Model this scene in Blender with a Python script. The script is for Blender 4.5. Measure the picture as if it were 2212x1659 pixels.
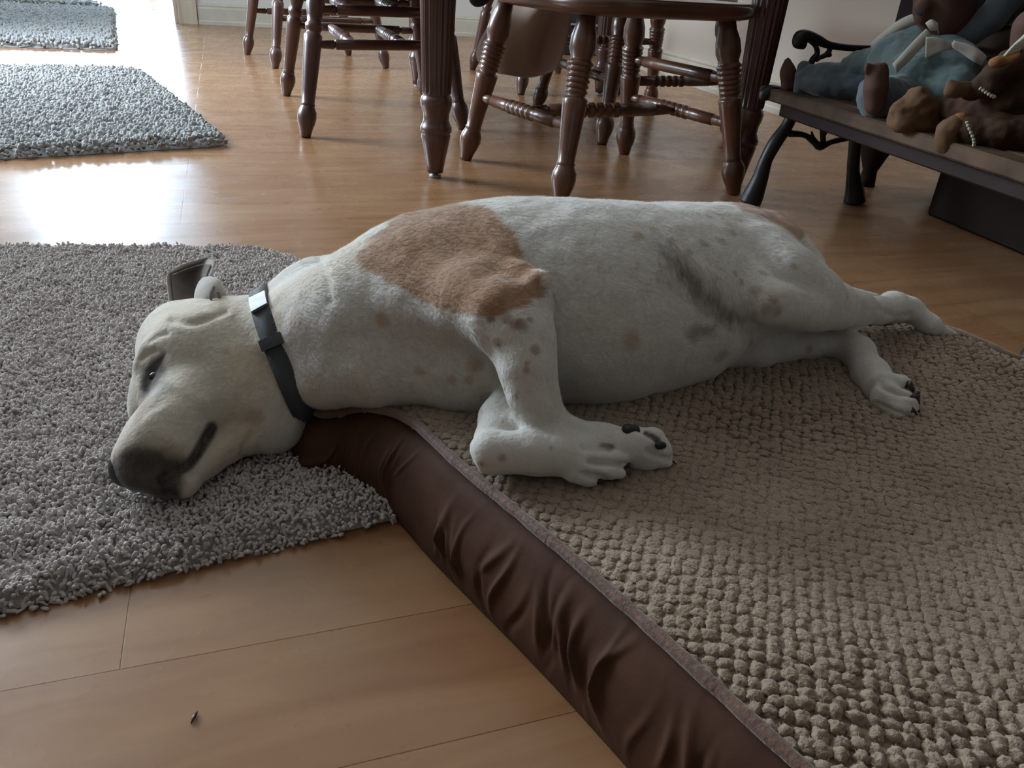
import bpy, math, random
import numpy as np
from mathutils import Vector, Matrix
from mathutils.bvhtree import BVHTree
random.seed(7); np.random.seed(7)
for o in list(bpy.data.objects): bpy.data.objects.remove(o)
SC = bpy.context.scene
COL = SC.collection

# ------------------------------------------------------------------ camera
W, H, F = 2212, 1659, 1700.0
PITCH, ROLL, HC = math.radians(28), math.radians(-4.0), 0.5
fwd = np.array([0, math.cos(PITCH), -math.sin(PITCH)])
r0 = np.array([1.0, 0, 0]); u0 = np.cross(r0, fwd)
cR = math.cos(ROLL)*r0 - math.sin(ROLL)*u0
cU = math.sin(ROLL)*r0 + math.cos(ROLL)*u0
CAM = np.array([0, 0, HC])
def P(x, y, z=0.0):
    "world point of height z seen at photo pixel x, y (measured positions)"
    d = fwd + cR*(x-W/2)/F + cU*(H/2-y)/F
    return CAM + d*(z-HC)/d[2]
def proj(p):
    d = np.asarray(p, float) - CAM
    z = d@fwd
    return np.stack([W/2+F*(d@cR)/z, H/2-F*(d@cU)/z], -1)
def depth(p): return float((np.asarray(p)-CAM)@fwd)
cd = bpy.data.cameras.new('camera'); cam = bpy.data.objects.new('camera', cd); COL.objects.link(cam)
cd.sensor_width = 36; cd.lens = F/W*36; cd.clip_start = 0.01
cam.matrix_world = Matrix(((cR[0], cU[0], -fwd[0], 0), (cR[1], cU[1], -fwd[1], 0), (cR[2], cU[2], -fwd[2], HC), (0, 0, 0, 1)))
SC.camera = cam

# ------------------------------------------------------------------ light
SC.view_settings.view_transform = 'Standard'; SC.view_settings.look = 'None'
SC.view_settings.exposure = 0.10; SC.view_settings.gamma = 1
wd = bpy.data.worlds.new('world'); SC.world = wd; wd.use_nodes = True
bg = wd.node_tree.nodes['Background']
bg.inputs[0].default_value = (0.92, 0.94, 1.0, 1); bg.inputs[1].default_value = 0.085
def area(name, loc, target, sx, sy, power, color):
    l = bpy.data.lights.new(name, 'AREA'); l.shape = 'RECTANGLE'; l.size = sx; l.size_y = sy
    l.energy = power; l.color = color
    o = bpy.data.objects.new(name, l); COL.objects.link(o); o.location = loc
    o.rotation_euler = (Vector(target)-Vector(loc)).to_track_quat('-Z', 'Y').to_euler()
    return o
area('daylight_left_window', (-3.30, 2.66, 1.40), (0.2, 1.4, 0.1), 1.7, 1.3, 185, (0.84, 0.92, 1.0))
area('daylight_garden_door', (-4.62, 8.30, 1.15), (-0.8, 2.5, 0.0), 0.95, 1.3, 125, (0.66, 0.83, 1.0))
area('room_ceiling_bounce', (-0.6, -1.2, 2.3), (0.2, 1.2, 0.0), 2.4, 1.6, 2.0, (1.0, 0.86, 0.70))
area('dining_added_fill', (0.1, 4.1, 2.35), (0.1, 4.0, 0.0), 1.6, 1.6, 15, (1.0, 0.93, 0.84))  # added fill, not a room fixture; lifts the chairs, floor and far walls

# ------------------------------------------------------------------ helpers
def link(name, me, mat=None, parent=None):
    o = bpy.data.objects.new(name, me); COL.objects.link(o)
    if mat is not None:
        for m in (mat if isinstance(mat, (list, tuple)) else [mat]): me.materials.append(m)
    if parent is not None:
        o.parent = parent
        o.matrix_parent_inverse = Matrix.Translation(parent.location).inverted() if parent.parent is None else Matrix.Identity(4)
        if parent.parent is not None: o.matrix_parent_inverse = (parent.parent.matrix_basis @ parent.matrix_parent_inverse if False else Matrix.Identity(4))
    return o
def mesh(name, V, Fc, smooth=True):
    me = bpy.data.meshes.new(name)
    V = np.asarray(V, np.float32)
    if isinstance(Fc, np.ndarray) and Fc.ndim == 2:
        n, k = Fc.shape
        me.vertices.add(len(V)); me.vertices.foreach_set('co', V.ravel())
        me.loops.add(n*k); me.loops.foreach_set('vertex_index', Fc.astype(np.int32).ravel())
        me.polygons.add(n); me.polygons.foreach_set('loop_start', np.arange(0, n*k, k, dtype=np.int32))
        me.update(calc_edges=True); me.validate()
    else:
        me.from_pydata([tuple(v) for v in V], [], [tuple(f) for f in Fc]); me.update()
    me.polygons.foreach_set('use_smooth', np.full(len(me.polygons), smooth, dtype=bool))
    return me
def part(name, VF, mat, parent=None, smooth=True):
    V = np.asarray(VF[0], float)
    if parent is not None:
        off = np.array(parent.location) if parent.parent is None else np.zeros(3)
        # every part keeps world coordinates relative to its thing's base point
        root = parent if parent.parent is None else parent.parent
        V = V - np.array(root.location)
    me = mesh(name, V, VF[1], smooth)
    o = bpy.data.objects.new(name, me); COL.objects.link(o)
    for m in (mat if isinstance(mat, (list, tuple)) else [mat]): me.materials.append(m)
    if parent is not None: o.parent = parent
    return o
def tag(o, label=None, cat=None, group=None, kind=None):
    if label: o['label'] = label
    if cat: o['category'] = cat
    if group: o['group'] = group
    if kind: o['kind'] = kind
    return o
def thing(name, label, cat, loc=(0, 0, 0), group=None):
    o = bpy.data.objects.new(name, None); COL.objects.link(o); o.location = loc; o.empty_display_size = 0.05
    return tag(o, label, cat, group)
def join(*vfs):
    V = []; Fs = []; n = 0
    for v, f in vfs:
        v = np.asarray(v, float); V.append(v)
        Fs += [tuple(int(i)+n for i in q) for q in f]; n += len(v)
    return np.concatenate(V), Fs
def frame(ax):
    ax = np.asarray(ax, float); ax = ax/np.linalg.norm(ax)
    t = np.array([0, 0, 1.0]) if abs(ax[2]) < .9 else np.array([1.0, 0, 0])
    a = np.cross(t, ax); a /= np.linalg.norm(a)
    return a, np.cross(ax, a), ax
def tube(pts, radii, seg=12, flat=None, cap=True):
    pts = np.asarray(pts, float); n = len(pts)
    radii = np.full(n, radii) if np.isscalar(radii) else np.asarray(radii, float)
    T = np.gradient(pts, axis=0); T /= np.linalg.norm(T, axis=1)[:, None]+1e-12
    a, b, _ = frame(T[0]); V = []
    for i in range(n):
        a = a - (a@T[i])*T[i]; a /= np.linalg.norm(a); b = np.cross(T[i], a)
        for k in range(seg):
            t = 2*math.pi*k/seg
            V.append(pts[i]+radii[i]*(math.cos(t)*a+math.sin(t)*b))
    Fs = [(i*seg+k, i*seg+(k+1) % seg, (i+1)*seg+(k+1) % seg, (i+1)*seg+k) for i in range(n-1) for k in range(seg)]
    if cap: Fs += [tuple(range(seg))[::-1], tuple((n-1)*seg+k for k in range(seg))]
    return np.array(V), Fs
def lathe(p0, p1, prof, seg=24, flute=0, fl=(0, 1), amp=0.0):
    p0 = np.asarray(p0, float); p1 = np.asarray(p1, float); a, b, ax = frame(p1-p0); L = np.linalg.norm(p1-p0)
    V = []
    for t, r in prof:
        for k in range(seg):
            th = 2*math.pi*k/seg; rr = r
            if flute and fl[0] <= t <= fl[1]: rr = r*(1-amp*abs(math.sin(th*flute/2))**.6)
            V.append(p0+ax*L*t+rr*(math.cos(th)*a+math.sin(th)*b))
    n = len(prof)
    Fs = [(i*seg+k, i*seg+(k+1) % seg, (i+1)*seg+(k+1) % seg, (i+1)*seg+k) for i in range(n-1) for k in range(seg)]
    Fs += [tuple(range(seg))[::-1], tuple((n-1)*seg+k for k in range(seg))]
    return np.array(V), Fs
def obox(c, ax, ay, az, hx, hy, hz, bev=0.0):
    "box with axes ax ay az and half sizes; chamfered edges"
    c = np.asarray(c, float); ax, ay, az = (np.asarray(v, float)/np.linalg.norm(v) for v in (ax, ay, az))
    b = min(bev, hx*.9, hy*.9, hz*.9)
    if b <= 0:
        V = [c+sx*hx*ax+sy*hy*ay+sz*hz*az for sx in (-1, 1) for sy in (-1, 1) for sz in (-1, 1)]
        return np.array(V), [(0, 1, 3, 2), (4, 6, 7, 5), (0, 4, 5, 1), (2, 3, 7, 6), (0, 2, 6, 4), (1, 5, 7, 3)]
    V = []; idx = {}
    for sx in (-1, 1):
        for sy in (-1, 1):
            for sz in (-1, 1):
                for w in range(3):
                    e = [hx, hy, hz]
                    for q in range(3):
                        if q != w: e[q] -= b
                    idx[(sx, sy, sz, w)] = len(V)
                    V.append(c+sx*e[0]*ax+sy*e[1]*ay+sz*e[2]*az)
    Fs = []
    for s in (-1, 1):
        for w in range(3):
            q = []
            for (u, v) in ((-1, -1), (1, -1), (1, 1), (-1, 1)):
                k = [0, 0, 0]; k[w] = s; k[(w+1) % 3] = u; k[(w+2) % 3] = v
                q.append(idx[(k[0], k[1], k[2], w)])
            Fs.append(tuple(q) if s > 0 else tuple(q[::-1]))
    for w in range(3):                       # edges along axis w
        u, v = (w+1) % 3, (w+2) % 3
        for su in (-1, 1):
            for sv in (-1, 1):
                k0 = [0, 0, 0]; k0[u] = su; k0[v] = sv; k1 = list(k0); k0[w] = -1; k1[w] = 1
                q = (idx[(*k0, u)], idx[(*k1, u)], idx[(*k1, v)], idx[(*k0, v)])
                Fs.append(q if su*sv > 0 else q[::-1])
    for sx in (-1, 1):
        for sy in (-1, 1):
            for sz in (-1, 1):
                q = (idx[(sx, sy, sz, 0)], idx[(sx, sy, sz, 1)], idx[(sx, sy, sz, 2)])
                Fs.append(q if sx*sy*sz > 0 else q[::-1])
    return np.array(V), Fs
def catmull(pts, n=8):
    p = np.asarray(pts, float); p = np.vstack([2*p[0]-p[1], p, 2*p[-1]-p[-2]]); out = []
    for i in range(1, len(p)-2):
        for t in np.linspace(0, 1, n, endpoint=False):
            out.append(.5*((2*p[i])+(-p[i-1]+p[i+1])*t+(2*p[i-1]-5*p[i]+4*p[i+1]-p[i+2])*t*t+(-p[i-1]+3*p[i]-3*p[i+1]+p[i+2])*t**3))
    out.append(p[-2]); return np.array(out)

# ---- value noise on points (numpy)
def vnoise(p, seed=0):
    p = np.asarray(p, float); i = np.floor(p).astype(np.int64); f = p-i; f = f*f*(3-2*f)
    def h(a):
        n = (a[:, 0]*374761393+a[:, 1]*668265263+a[:, 2]*2147483647+seed*1274126177) & 0xffffffff
        n = ((n ^ (n >> 13))*1274126177) & 0xffffffff
        n = ((n ^ (n >> 16))*974634777) & 0xffffffff
        return ((n ^ (n >> 15)) & 0xffffff)/float(0xffffff)
    r = 0
    for dx in (0, 1):
        for dy in (0, 1):
            for dz in (0, 1):
                w = (f[:, 0] if dx else 1-f[:, 0])*(f[:, 1] if dy else 1-f[:, 1])*(f[:, 2] if dz else 1-f[:, 2])
                r = r+w*h(i+np.array([dx, dy, dz]))
    return r*2-1

# ---- signed distance sculpting, meshed as one surface
class Field:
    def __init__(s, lo, hi, h):
        s.lo = np.array(lo, float); s.h = h; s.n = np.ceil((np.array(hi)-s.lo)/h).astype(int)+1
        s.d = np.full(s.n, 0.5, np.float32)
    def _box(s, lo, hi):
        a = np.clip(np.floor((lo-s.lo)/s.h).astype(int), 0, s.n-1); b = np.clip(np.ceil((hi-s.lo)/s.h).astype(int)+1, 1, s.n)
        g = np.meshgrid(*[s.lo[q]+s.h*np.arange(a[q], b[q]) for q in range(3)], indexing='ij')
        return tuple(slice(a[q], b[q]) for q in range(3)), np.stack(g, -1)
    def cone(s, a, b, ra, rb=None, k=0.012, sq=None, op='add'):
        "round cone a-b, sq = (axis, factor) squashes the section along an axis"
        rb = ra if rb is None else rb
        a = np.asarray(a, float); b = np.asarray(b, float); m = max(ra, rb)*(max(1, sq[1]) if sq else 1)+k*1.5+2*s.h
        sl, p = s._box(np.minimum(a, b)-m, np.maximum(a, b)+m)
        if sq:
            n = np.asarray(sq[0], float); n = n/np.linalg.norm(n); f = 1/sq[1]-1
            p = p+f*(p@n)[..., None]*n; a = a+f*(a@n)*n; b = b+f*(b@n)*n
        ab = b-a; L2 = ab@ab+1e-12
        t = np.clip((p-a)@ab/L2, 0, 1)
        d = np.linalg.norm(p-a-t[..., None]*ab, axis=-1)-(ra+(rb-ra)*t)
        if sq and sq[1] < 1: d = d*(.5+.5*sq[1])
        c = s.d[sl]
        if op == 'add':
            h = np.maximum(k-np.abs(c-d), 0)/k; s.d[sl] = np.minimum(c, d)-h*h*k*.25
        else:
            d = -d; h = np.maximum(k-np.abs(c-d), 0)/k; s.d[sl] = np.maximum(c, d)+h*h*k*.25
    def ball(s, c, r, k=0.012, sq=None, op='add'): s.cone(c, np.asarray(c)+1e-5, r, r, k, sq, op)
    def chain(s, pts, rs, k=0.012, sq=None, op='add'):
        for i in range(len(pts)-1): s.cone(pts[i], pts[i+1], rs[i], rs[i+1], k, sq, op)
    def mesh(s, it=2):
        d = s.d; neg = d < 0
        n = np.array(d.shape)-1
        cnt = np.zeros(n, np.int8)
        for dx in (0, 1):
            for dy in (0, 1):
                for dz in (0, 1): cnt += neg[dx:dx+n[0], dy:dy+n[1], dz:dz+n[2]]
        act = np.argwhere((cnt > 0) & (cnt < 8)); idx = -np.ones(n, np.int64); idx[tuple(act.T)] = np.arange(len(act))
        acc = np.zeros((len(act), 3)); num = np.zeros(len(act))
        cs = [(x, y, z) for x in (0, 1) for y in (0, 1) for z in (0, 1)]
        for A in cs:
            for B in cs:
                if sum(B)-sum(A) == 1 and all(B[q] >= A[q] for q in range(3)):
                    va = d[tuple((act+A).T)]; vb = d[tuple((act+B).T)]
                    m = (va < 0) != (vb < 0); t = np.where(m, va/(va-vb+1e-12), 0)
                    pa = np.array(A, float); pb = np.array(B, float)
                    acc += m[:, None]*(pa+(pb-pa)*t[:, None]); num += m
        V = s.lo+s.h*(act+acc/num[:, None]); Q = []
        for ax in range(3):
            u, v = (ax+1) % 3, (ax+2) % 3
            e = [slice(None)]*3; e2 = [slice(None)]*3; e[ax] = slice(0, -1); e2[ax] = slice(1, None)
            E = np.argwhere(neg[tuple(e)] != neg[tuple(e2)])
            E = E[(E[:, u] > 0) & (E[:, v] > 0) & (E[:, u] < n[u]) & (E[:, v] < n[v])]
            du = np.zeros(3, int); du[u] = 1; dv = np.zeros(3, int); dv[v] = 1
            q = np.stack([idx[tuple((E-du-dv).T)], idx[tuple((E-dv).T)], idx[tuple(E.T)], idx[tuple((E-du).T)]], 1)
            fl = ~neg[tuple(E.T)]; q[fl] = q[fl][:, ::-1]; Q.append(q)
        Q = np.concatenate(Q); Q = Q[(Q >= 0).all(1)]
        ed = np.concatenate([Q[:, [0, 1]], Q[:, [1, 2]], Q[:, [2, 3]], Q[:, [3, 0]]])
        for _ in range(it):
            S = np.zeros_like(V); C = np.zeros(len(V))
            for a, b in ((0, 1), (1, 0)):
                for q in range(3): S[:, q] += np.bincount(ed[:, a], V[ed[:, b], q], len(V))
                C += np.bincount(ed[:, a], minlength=len(V))
            V = V*.4+.6*S/np.maximum(C, 1)[:, None]
        return V, Q
def vnormals(V, Q):
    n = np.cross(V[Q[:, 2]]-V[Q[:, 0]], V[Q[:, 3]]-V[Q[:, 1]]); N = np.zeros_like(V)
    for q in range(4):
        for c in range(3): N[:, c] += np.bincount(Q[:, q], n[:, c], len(V))
    return N/(np.linalg.norm(N, axis=1)[:, None]+1e-12)

# ------------------------------------------------------------------ materials
def mat(name, col, rough=.6, bump=None, spec=.5, coat=0, metal=0, sheen=0, var=None, attr=None, coords='Object'):
    "bump=(scale, strength, distance), var=(scale, second colour, amount)"
    m = bpy.data.materials.new(name); m.use_nodes = True; nt = m.node_tree; b = nt.nodes['Principled BSDF']
    b.inputs['Base Color'].default_value = (*col, 1); b.inputs['Roughness'].default_value = rough
    b.inputs['Specular IOR Level'].default_value = spec; b.inputs['Metallic'].default_value = metal
    b.inputs['Coat Weight'].default_value = coat; b.inputs['Coat Roughness'].default_value = .2
    b.inputs['Sheen Weight'].default_value = sheen; b.inputs['Sheen Roughness'].default_value = .5
    N = nt.nodes.new; L = nt.links.new
    tc = N('ShaderNodeTexCoord')
    src = None
    if attr:
        a = N('ShaderNodeAttribute'); a.attribute_name = attr; src = a.outputs['Color']
    if var:
        no = N('ShaderNodeTexNoise'); no.inputs['Scale'].default_value = var[0]; no.inputs['Detail'].default_value = 6
        L(tc.outputs[coords], no.inputs['Vector'])
        mr = N('ShaderNodeMapRange'); mr.inputs[1].default_value = .35; mr.inputs[2].default_value = .65; mr.inputs[4].default_value = var[2]
        L(no.outputs['Fac'], mr.inputs[0])
        mx = N('ShaderNodeMix'); mx.data_type = 'RGBA'; mx.inputs[6].default_value = (*col, 1); mx.inputs[7].default_value = (*var[1], 1)
        L(mr.outputs[0], mx.inputs[0])
        if src: L(src, mx.inputs[6])
        src = mx.outputs[2]
    if src: L(src, b.inputs['Base Color'])
    if bump:
        no = N('ShaderNodeTexNoise'); no.inputs['Scale'].default_value = bump[0]; no.inputs['Detail'].default_value = 5
        L(tc.outputs[coords], no.inputs['Vector'])
        bp = N('ShaderNodeBump'); bp.inputs['Strength'].default_value = bump[1]; bp.inputs['Distance'].default_value = bump[2]
        L(no.outputs['Fac'], bp.inputs['Height']); L(bp.outputs[0], b.inputs['Normal'])
    return m
AX = math.radians(17)                       # direction of the back wall and the floor boards
ex = np.array([math.cos(AX), math.sin(AX), 0]); ey = np.array([-math.sin(AX), math.cos(AX), 0]); ez = np.array([0, 0, 1.0])

def floor_material():
    m = bpy.data.materials.new('beech_floor'); m.use_nodes = True; nt = m.node_tree; b = nt.nodes['Principled BSDF']
    N = nt.nodes.new; L = nt.links.new
    tc = N('ShaderNodeTexCoord'); mp = N('ShaderNodeMapping'); mp.inputs['Rotation'].default_value = (0, 0, -math.radians(20)); mp.inputs['Location'].default_value = (0.125, 0.0223, 0)
    L(tc.outputs['Object'], mp.inputs['Vector'])
    br = N('ShaderNodeTexBrick'); br.inputs['Scale'].default_value = 1; br.inputs['Brick Width'].default_value = 1.35; br.inputs['Row Height'].default_value = .130
    br.inputs['Mortar Size'].default_value = .0006; br.inputs['Mortar Smooth'].default_value = .6; br.offset = .37; br.offset_frequency = 3
    br.inputs['Color1'].default_value = (0, 0, 0, 1); br.inputs['Color2'].default_value = (1, 1, 1, 1); br.inputs['Mortar'].default_value = (.5, .5, .5, 1)
    L(mp.outputs[0], br.inputs['Vector'])
    st = N('ShaderNodeMapping'); st.inputs['Scale'].default_value = (2.6, 17, 1); L(mp.outputs[0], st.inputs['Vector'])
    g = N('ShaderNodeTexNoise'); g.inputs['Scale'].default_value = 1.6; g.inputs['Detail'].default_value = 8; g.inputs['Distortion'].default_value = .6
    L(st.outputs[0], g.inputs['Vector'])
    r = N('ShaderNodeValToRGB'); r.color_ramp.elements[0].position = .3; r.color_ramp.elements[0].color = (.30, .160, .078, 1)
    r.color_ramp.elements[1].position = .72; r.color_ramp.elements[1].color = (.395, .238, .124, 1)
    L(g.outputs['Fac'], r.inputs[0])
    hs = N('ShaderNodeMix'); hs.data_type = 'RGBA'; hs.blend_type = 'MULTIPLY'; hs.inputs[0].default_value = 1
    rr = N('ShaderNodeValToRGB'); rr.color_ramp.elements[0].color = (.90, .84, .80, 1); rr.color_ramp.elements[1].color = (1, 1, 1, 1)
    L(br.outputs['Color'], rr.inputs[0]); L(r.outputs[0], hs.inputs[6]); L(rr.outputs[0], hs.inputs[7])
    blot = N('ShaderNodeTexNoise'); blot.inputs['Scale'].default_value = 5; blot.inputs['Detail'].default_value = 3; L(mp.outputs[0], blot.inputs['Vector'])
    br2 = N('ShaderNodeMapRange'); br2.inputs[1].default_value = .4; br2.inputs[2].default_value = .7; br2.inputs[4].default_value = .45; L(blot.outputs['Fac'], br2.inputs[0])
    h2 = N('ShaderNodeMix'); h2.data_type = 'RGBA'; h2.blend_type = 'MULTIPLY'; h2.inputs[7].default_value = (.86, .68, .55, 1); L(br2.outputs[0], h2.inputs[0]); L(hs.outputs[2], h2.inputs[6])
    mo = N('ShaderNodeMix'); mo.data_type = 'RGBA'; mo.blend_type = 'MULTIPLY'; mo.inputs[7].default_value = (.55, .45, .38, 1); L(br.outputs['Fac'], mo.inputs[0]); L(h2.outputs[2], mo.inputs[6])
    L(mo.outputs[2], b.inputs['Base Color'])
    sm = N('ShaderNodeTexNoise'); sm.inputs['Scale'].default_value = 9; sm.inputs['Detail'].default_value = 6; L(mp.outputs[0], sm.inputs['Vector'])
    rm = N('ShaderNodeMapRange'); rm.inputs[1].default_value = .3; rm.inputs[2].default_value = .7; rm.inputs[3].default_value = .20; rm.inputs[4].default_value = .34; L(sm.outputs['Fac'], rm.inputs[0])
    L(rm.outputs[0], b.inputs['Roughness']); b.inputs['Specular IOR Level'].default_value = .55
    bp = N('ShaderNodeBump'); bp.inputs['Strength'].default_value = .12; bp.inputs['Distance'].default_value = .002; L(g.outputs['Fac'], bp.inputs['Height'])
    b2 = N('ShaderNodeBump'); b2.invert = True; b2.inputs['Strength'].default_value = .5; b2.inputs['Distance'].default_value = .0008; L(br.outputs['Fac'], b2.inputs['Height']); L(bp.outputs[0], b2.inputs['Normal'])
    L(b2.outputs[0], b.inputs['Normal'])
    return m
M = {}
M['floor'] = floor_material()
M['wall'] = mat('wall_paint', (.62, .62, .59), .85, (40, .1, .002))
M['wall_r'] = mat('wall_paint_right', (.60, .55, .50), .85, (40, .1, .002))
M['trim'] = mat('trim_paint', (.55, .53, .45), .5, (25, .15, .002), var=(14, (.40, .38, .32), .35))
M['casing'] = mat('casing_paint', (.55, .49, .38), .5, (25, .1, .002))
def wood(name, c1, c2, rough=.3):
    m = mat(name, c1, rough, (60, .12, .001), coat=.35, var=(9, c2, .8)); return m
M['cherry'] = wood('cherry_wood', (.10, .048, .038), (.06, .026, .021), .32)
M['oak'] = wood('oak_wood', (.13, .055, .030), (.06, .025, .016), .32)
M['rug'] = mat('rug_yarn', (.60, .56, .535), .95, (300, .5, .002), spec=.1, sheen=.25, var=(30, (.50, .46, .44), .8))
M['rug_far'] = mat('rug_yarn_far', (.42, .43, .43), .95, (200, .5, .002), spec=.1, sheen=.25, var=(20, (.32, .33, .33), .8))
M['chenille'] = mat('tan_chenille', (.37, .30, .225), .95, (420, .8, .0025), spec=.08, sheen=.3, var=(9, (.275, .205, .145), .8))
M['chenille_fuzz'] = mat('chenille_fuzz', (.37, .30, .225), .95, None, spec=.05, sheen=.2, var=(9, (.30, .225, .16), .8))
M['suede'] = mat('brown_suede', (.082, .038, .022), .68, (35, .3, .004), spec=.14, sheen=.0, var=(22, (.055, .025, .015), .8))
M['piping'] = mat('brown_piping', (.15, .075, .045), .7, (240, .6, .002), sheen=.4, var=(60, (.09, .045, .03), .7))
M['fur'] = mat('short_fur', (.7, .66, .58), .8, (190, .55, .0022), spec=.15, sheen=.35, attr='Coat', var=(60, (.42, .38, .31), .18))
M['fur_hair'] = mat('hair_coat', (.7, .66, .58), .75, None, spec=.12, sheen=.2, attr='Coat')
M['black'] = mat('black_rubber', (.012, .012, .014), .45, (150, .3, .001))
M['claw'] = mat('dark_claw', (.03, .026, .024), .35)
M['eye'] = mat('dark_eye', (.015, .013, .014), .08, spec=.7)
M['lid'] = mat('dark_eyelid', (.02, .018, .018), .85, spec=.1)
M['collar'] = mat('grey_collar', (.05, .058, .066), .75, (300, .3, .001))
M['buckle'] = mat('pale_buckle', (.22, .26, .30), .4)
M['iron'] = mat('black_iron', (.008, .008, .010), .45, (60, .2, .001))
M['plank'] = mat('worn_plank', (.095, .058, .032), .7, (60, .2, .002), spec=.25, var=(11, (.035, .020, .012), .9))
M['dark'] = mat('dark_cabinet_wood', (.022, .009, .007), .6, spec=.2, var=(9, (.010, .004, .003), .8))

# ------------------------------------------------------------------ setting
def struct(name, VF, m, smooth=False):
    o = part(name, VF, m, None, smooth); o['kind'] = 'structure'; return o
struct('floor', obox((0, 4, -.02), ex, ey, ez, 9, 9, .02), M['floor'])
K0 = P(387, 50)                                # foot of the door casing
wl = K0+ex*.0
corner = P(1290, 118); corner = K0+ex*((P(1640, 232)-K0)@ex+.30)
# right wall runs from the far corner towards the camera
rw0 = P(1640, 232)+0*ex; rdir = -ey
rt = (K0-rw0)@ey
far_corner = rw0+ey*rt
Lb = (far_corner-K0)@ex
c = K0+ex*Lb/2+ey*.06+ez*1.25
struct('wall_back', obox(c+ex*.06, ex, ey, ez, Lb/2+.06, .06, 1.25), M['wall'])
c = far_corner-ey*3.6+ex*.06+ez*1.25
struct('wall_right', obox(c, ex, ey, ez, .06, 3.6+.0, 1.25), M['wall_r'])
def baseboard(name, a, b, n):
    a = np.asarray(a); b = np.asarray(b); d = b-a; L = np.linalg.norm(d); d = d/L
    prof = [(0, 0), (.022, 0), (.022, .02), (.016, .028), (.014, .10), (.010, .112), (.012, .12), (.006, .132), (0, .134)]
    V = [p+n*x+ez*z for p in (a, b) for x, z in prof]; k = len(prof)
    Fs = [(i, i+1, k+i+1, k+i) for i in range(k-1)]+[tuple(range(k)), tuple(range(k, 2*k))]
    return struct(name, (np.array(V), Fs), M['trim'])
baseboard('baseboard_back', K0+ex*.13-ey*.0005, far_corner-ey*.0005, -ey)
baseboard('baseboard_right', far_corner-ex*.0005-ey*.023, far_corner-ey*7.15-ex*.0005, -ex)
struct('ceiling', obox(ex*.4+ey*3.4+ez*2.53, ex, ey, ez, 7.0, 7.2, .03), M['wall'])
# door casing at the end of the back wall
prof = [(0, 0), (0, .018), (.012, .026), (.03, .02), (.075, .024), (.10, .03), (.125, .03), (.125, 0)]
V = []; 
for z in (0, 2.1):
    for x, y in prof: V.append(K0+ex*x-ey*y+ez*z)
k = len(prof)
struct('trim_1', (np.array(V), [(i, (i+1) % k, k+(i+1) % k, k+i) for i in range(k)]+[tuple(range(k))[::-1], tuple(range(k, 2*k))]), M['casing'])
struct('trim_2', obox(K0-ex*.012+ey*.06+ez*1.05, ex, ey, ez, .0115, .075, 1.05, .003), M['casing'])
# far room: wall with the glazed garden door
FW = np.array([-4.9, 8.35, 0])
M['pane'] = None
def sky_mat():
    m = bpy.data.materials.new('daylight_sky'); m.use_nodes = True; nt = m.node_tree
    b = nt.nodes['Principled BSDF']; b.inputs['Emission Color'].default_value = (.58, .78, 1, 1); b.inputs['Emission Strength'].default_value = 7.0; b.inputs['Base Color'].default_value = (.3, .4, .5, 1)
    return m
M['sky'] = sky_mat()
a0, a1, z0, z1 = -.55, 2.7, .05, 2.15          # opening along ex
for nm, (u0_, u1_, w0_, w1_) in {'wall_far': (-2.5, a0, 0, 2.5), 'wall_far_right': (a1, 5.5, 0, 2.5), 'wall_far_top': (a0, a1, z1, 2.5)}.items():
    struct(nm, obox(FW+ex*(u0_+u1_)/2+ey*.06+ez*(w0_+w1_)/2, ex, ey, ez, (u1_-u0_)/2, .06, (w1_-w0_)/2), M['wall'])
fr = []
for u in (a0+.04, (a0+a1)/2, a1-.04): fr.append(obox(FW+ex*u+ez*1.1, ex, ey, ez, .04, .03, 1.05, .004))
for z in (z0+.05, z1-.04): fr.append(obox(FW+ex*(a0+a1)/2+ez*z, ex, ey, ez, (a1-a0)/2, .028, .045, .004))
struct('door_1', join(*fr), M['trim'])
struct('window_1', obox(FW+ex*(a0+a1)/2+ey*.1+ez*1.15, ex, ey, ez, (a1-a0)/2, .003, 1.05), M['sky'])
# left wall with its window, beyond the left edge of the view
LW = np.array([-2.95, 1.2, 0]); lk = lambda t, x=0: LW+ey*t+ex*x
for nm, (t0, t1, w0_, w1_) in {'wall_left': (0, .6, 0, 2.5), 'wall_left_far': (2.4, 7.6, 0, 2.5), 'wall_left_sill': (.6, 2.4, 0, .75), 'wall_left_top': (.6, 2.4, 2.1, 2.5)}.items():
    struct(nm, obox(lk((t0+t1)/2, -.06)+ez*(w0_+w1_)/2, ex, ey, ez, .06, (t1-t0)/2, (w1_-w0_)/2), M['wall'])
struct('window_2', obox(lk(1.5, -.14)+ez*1.42, ex, ey, ez, .003, .9, .68), M['sky'])

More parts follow.
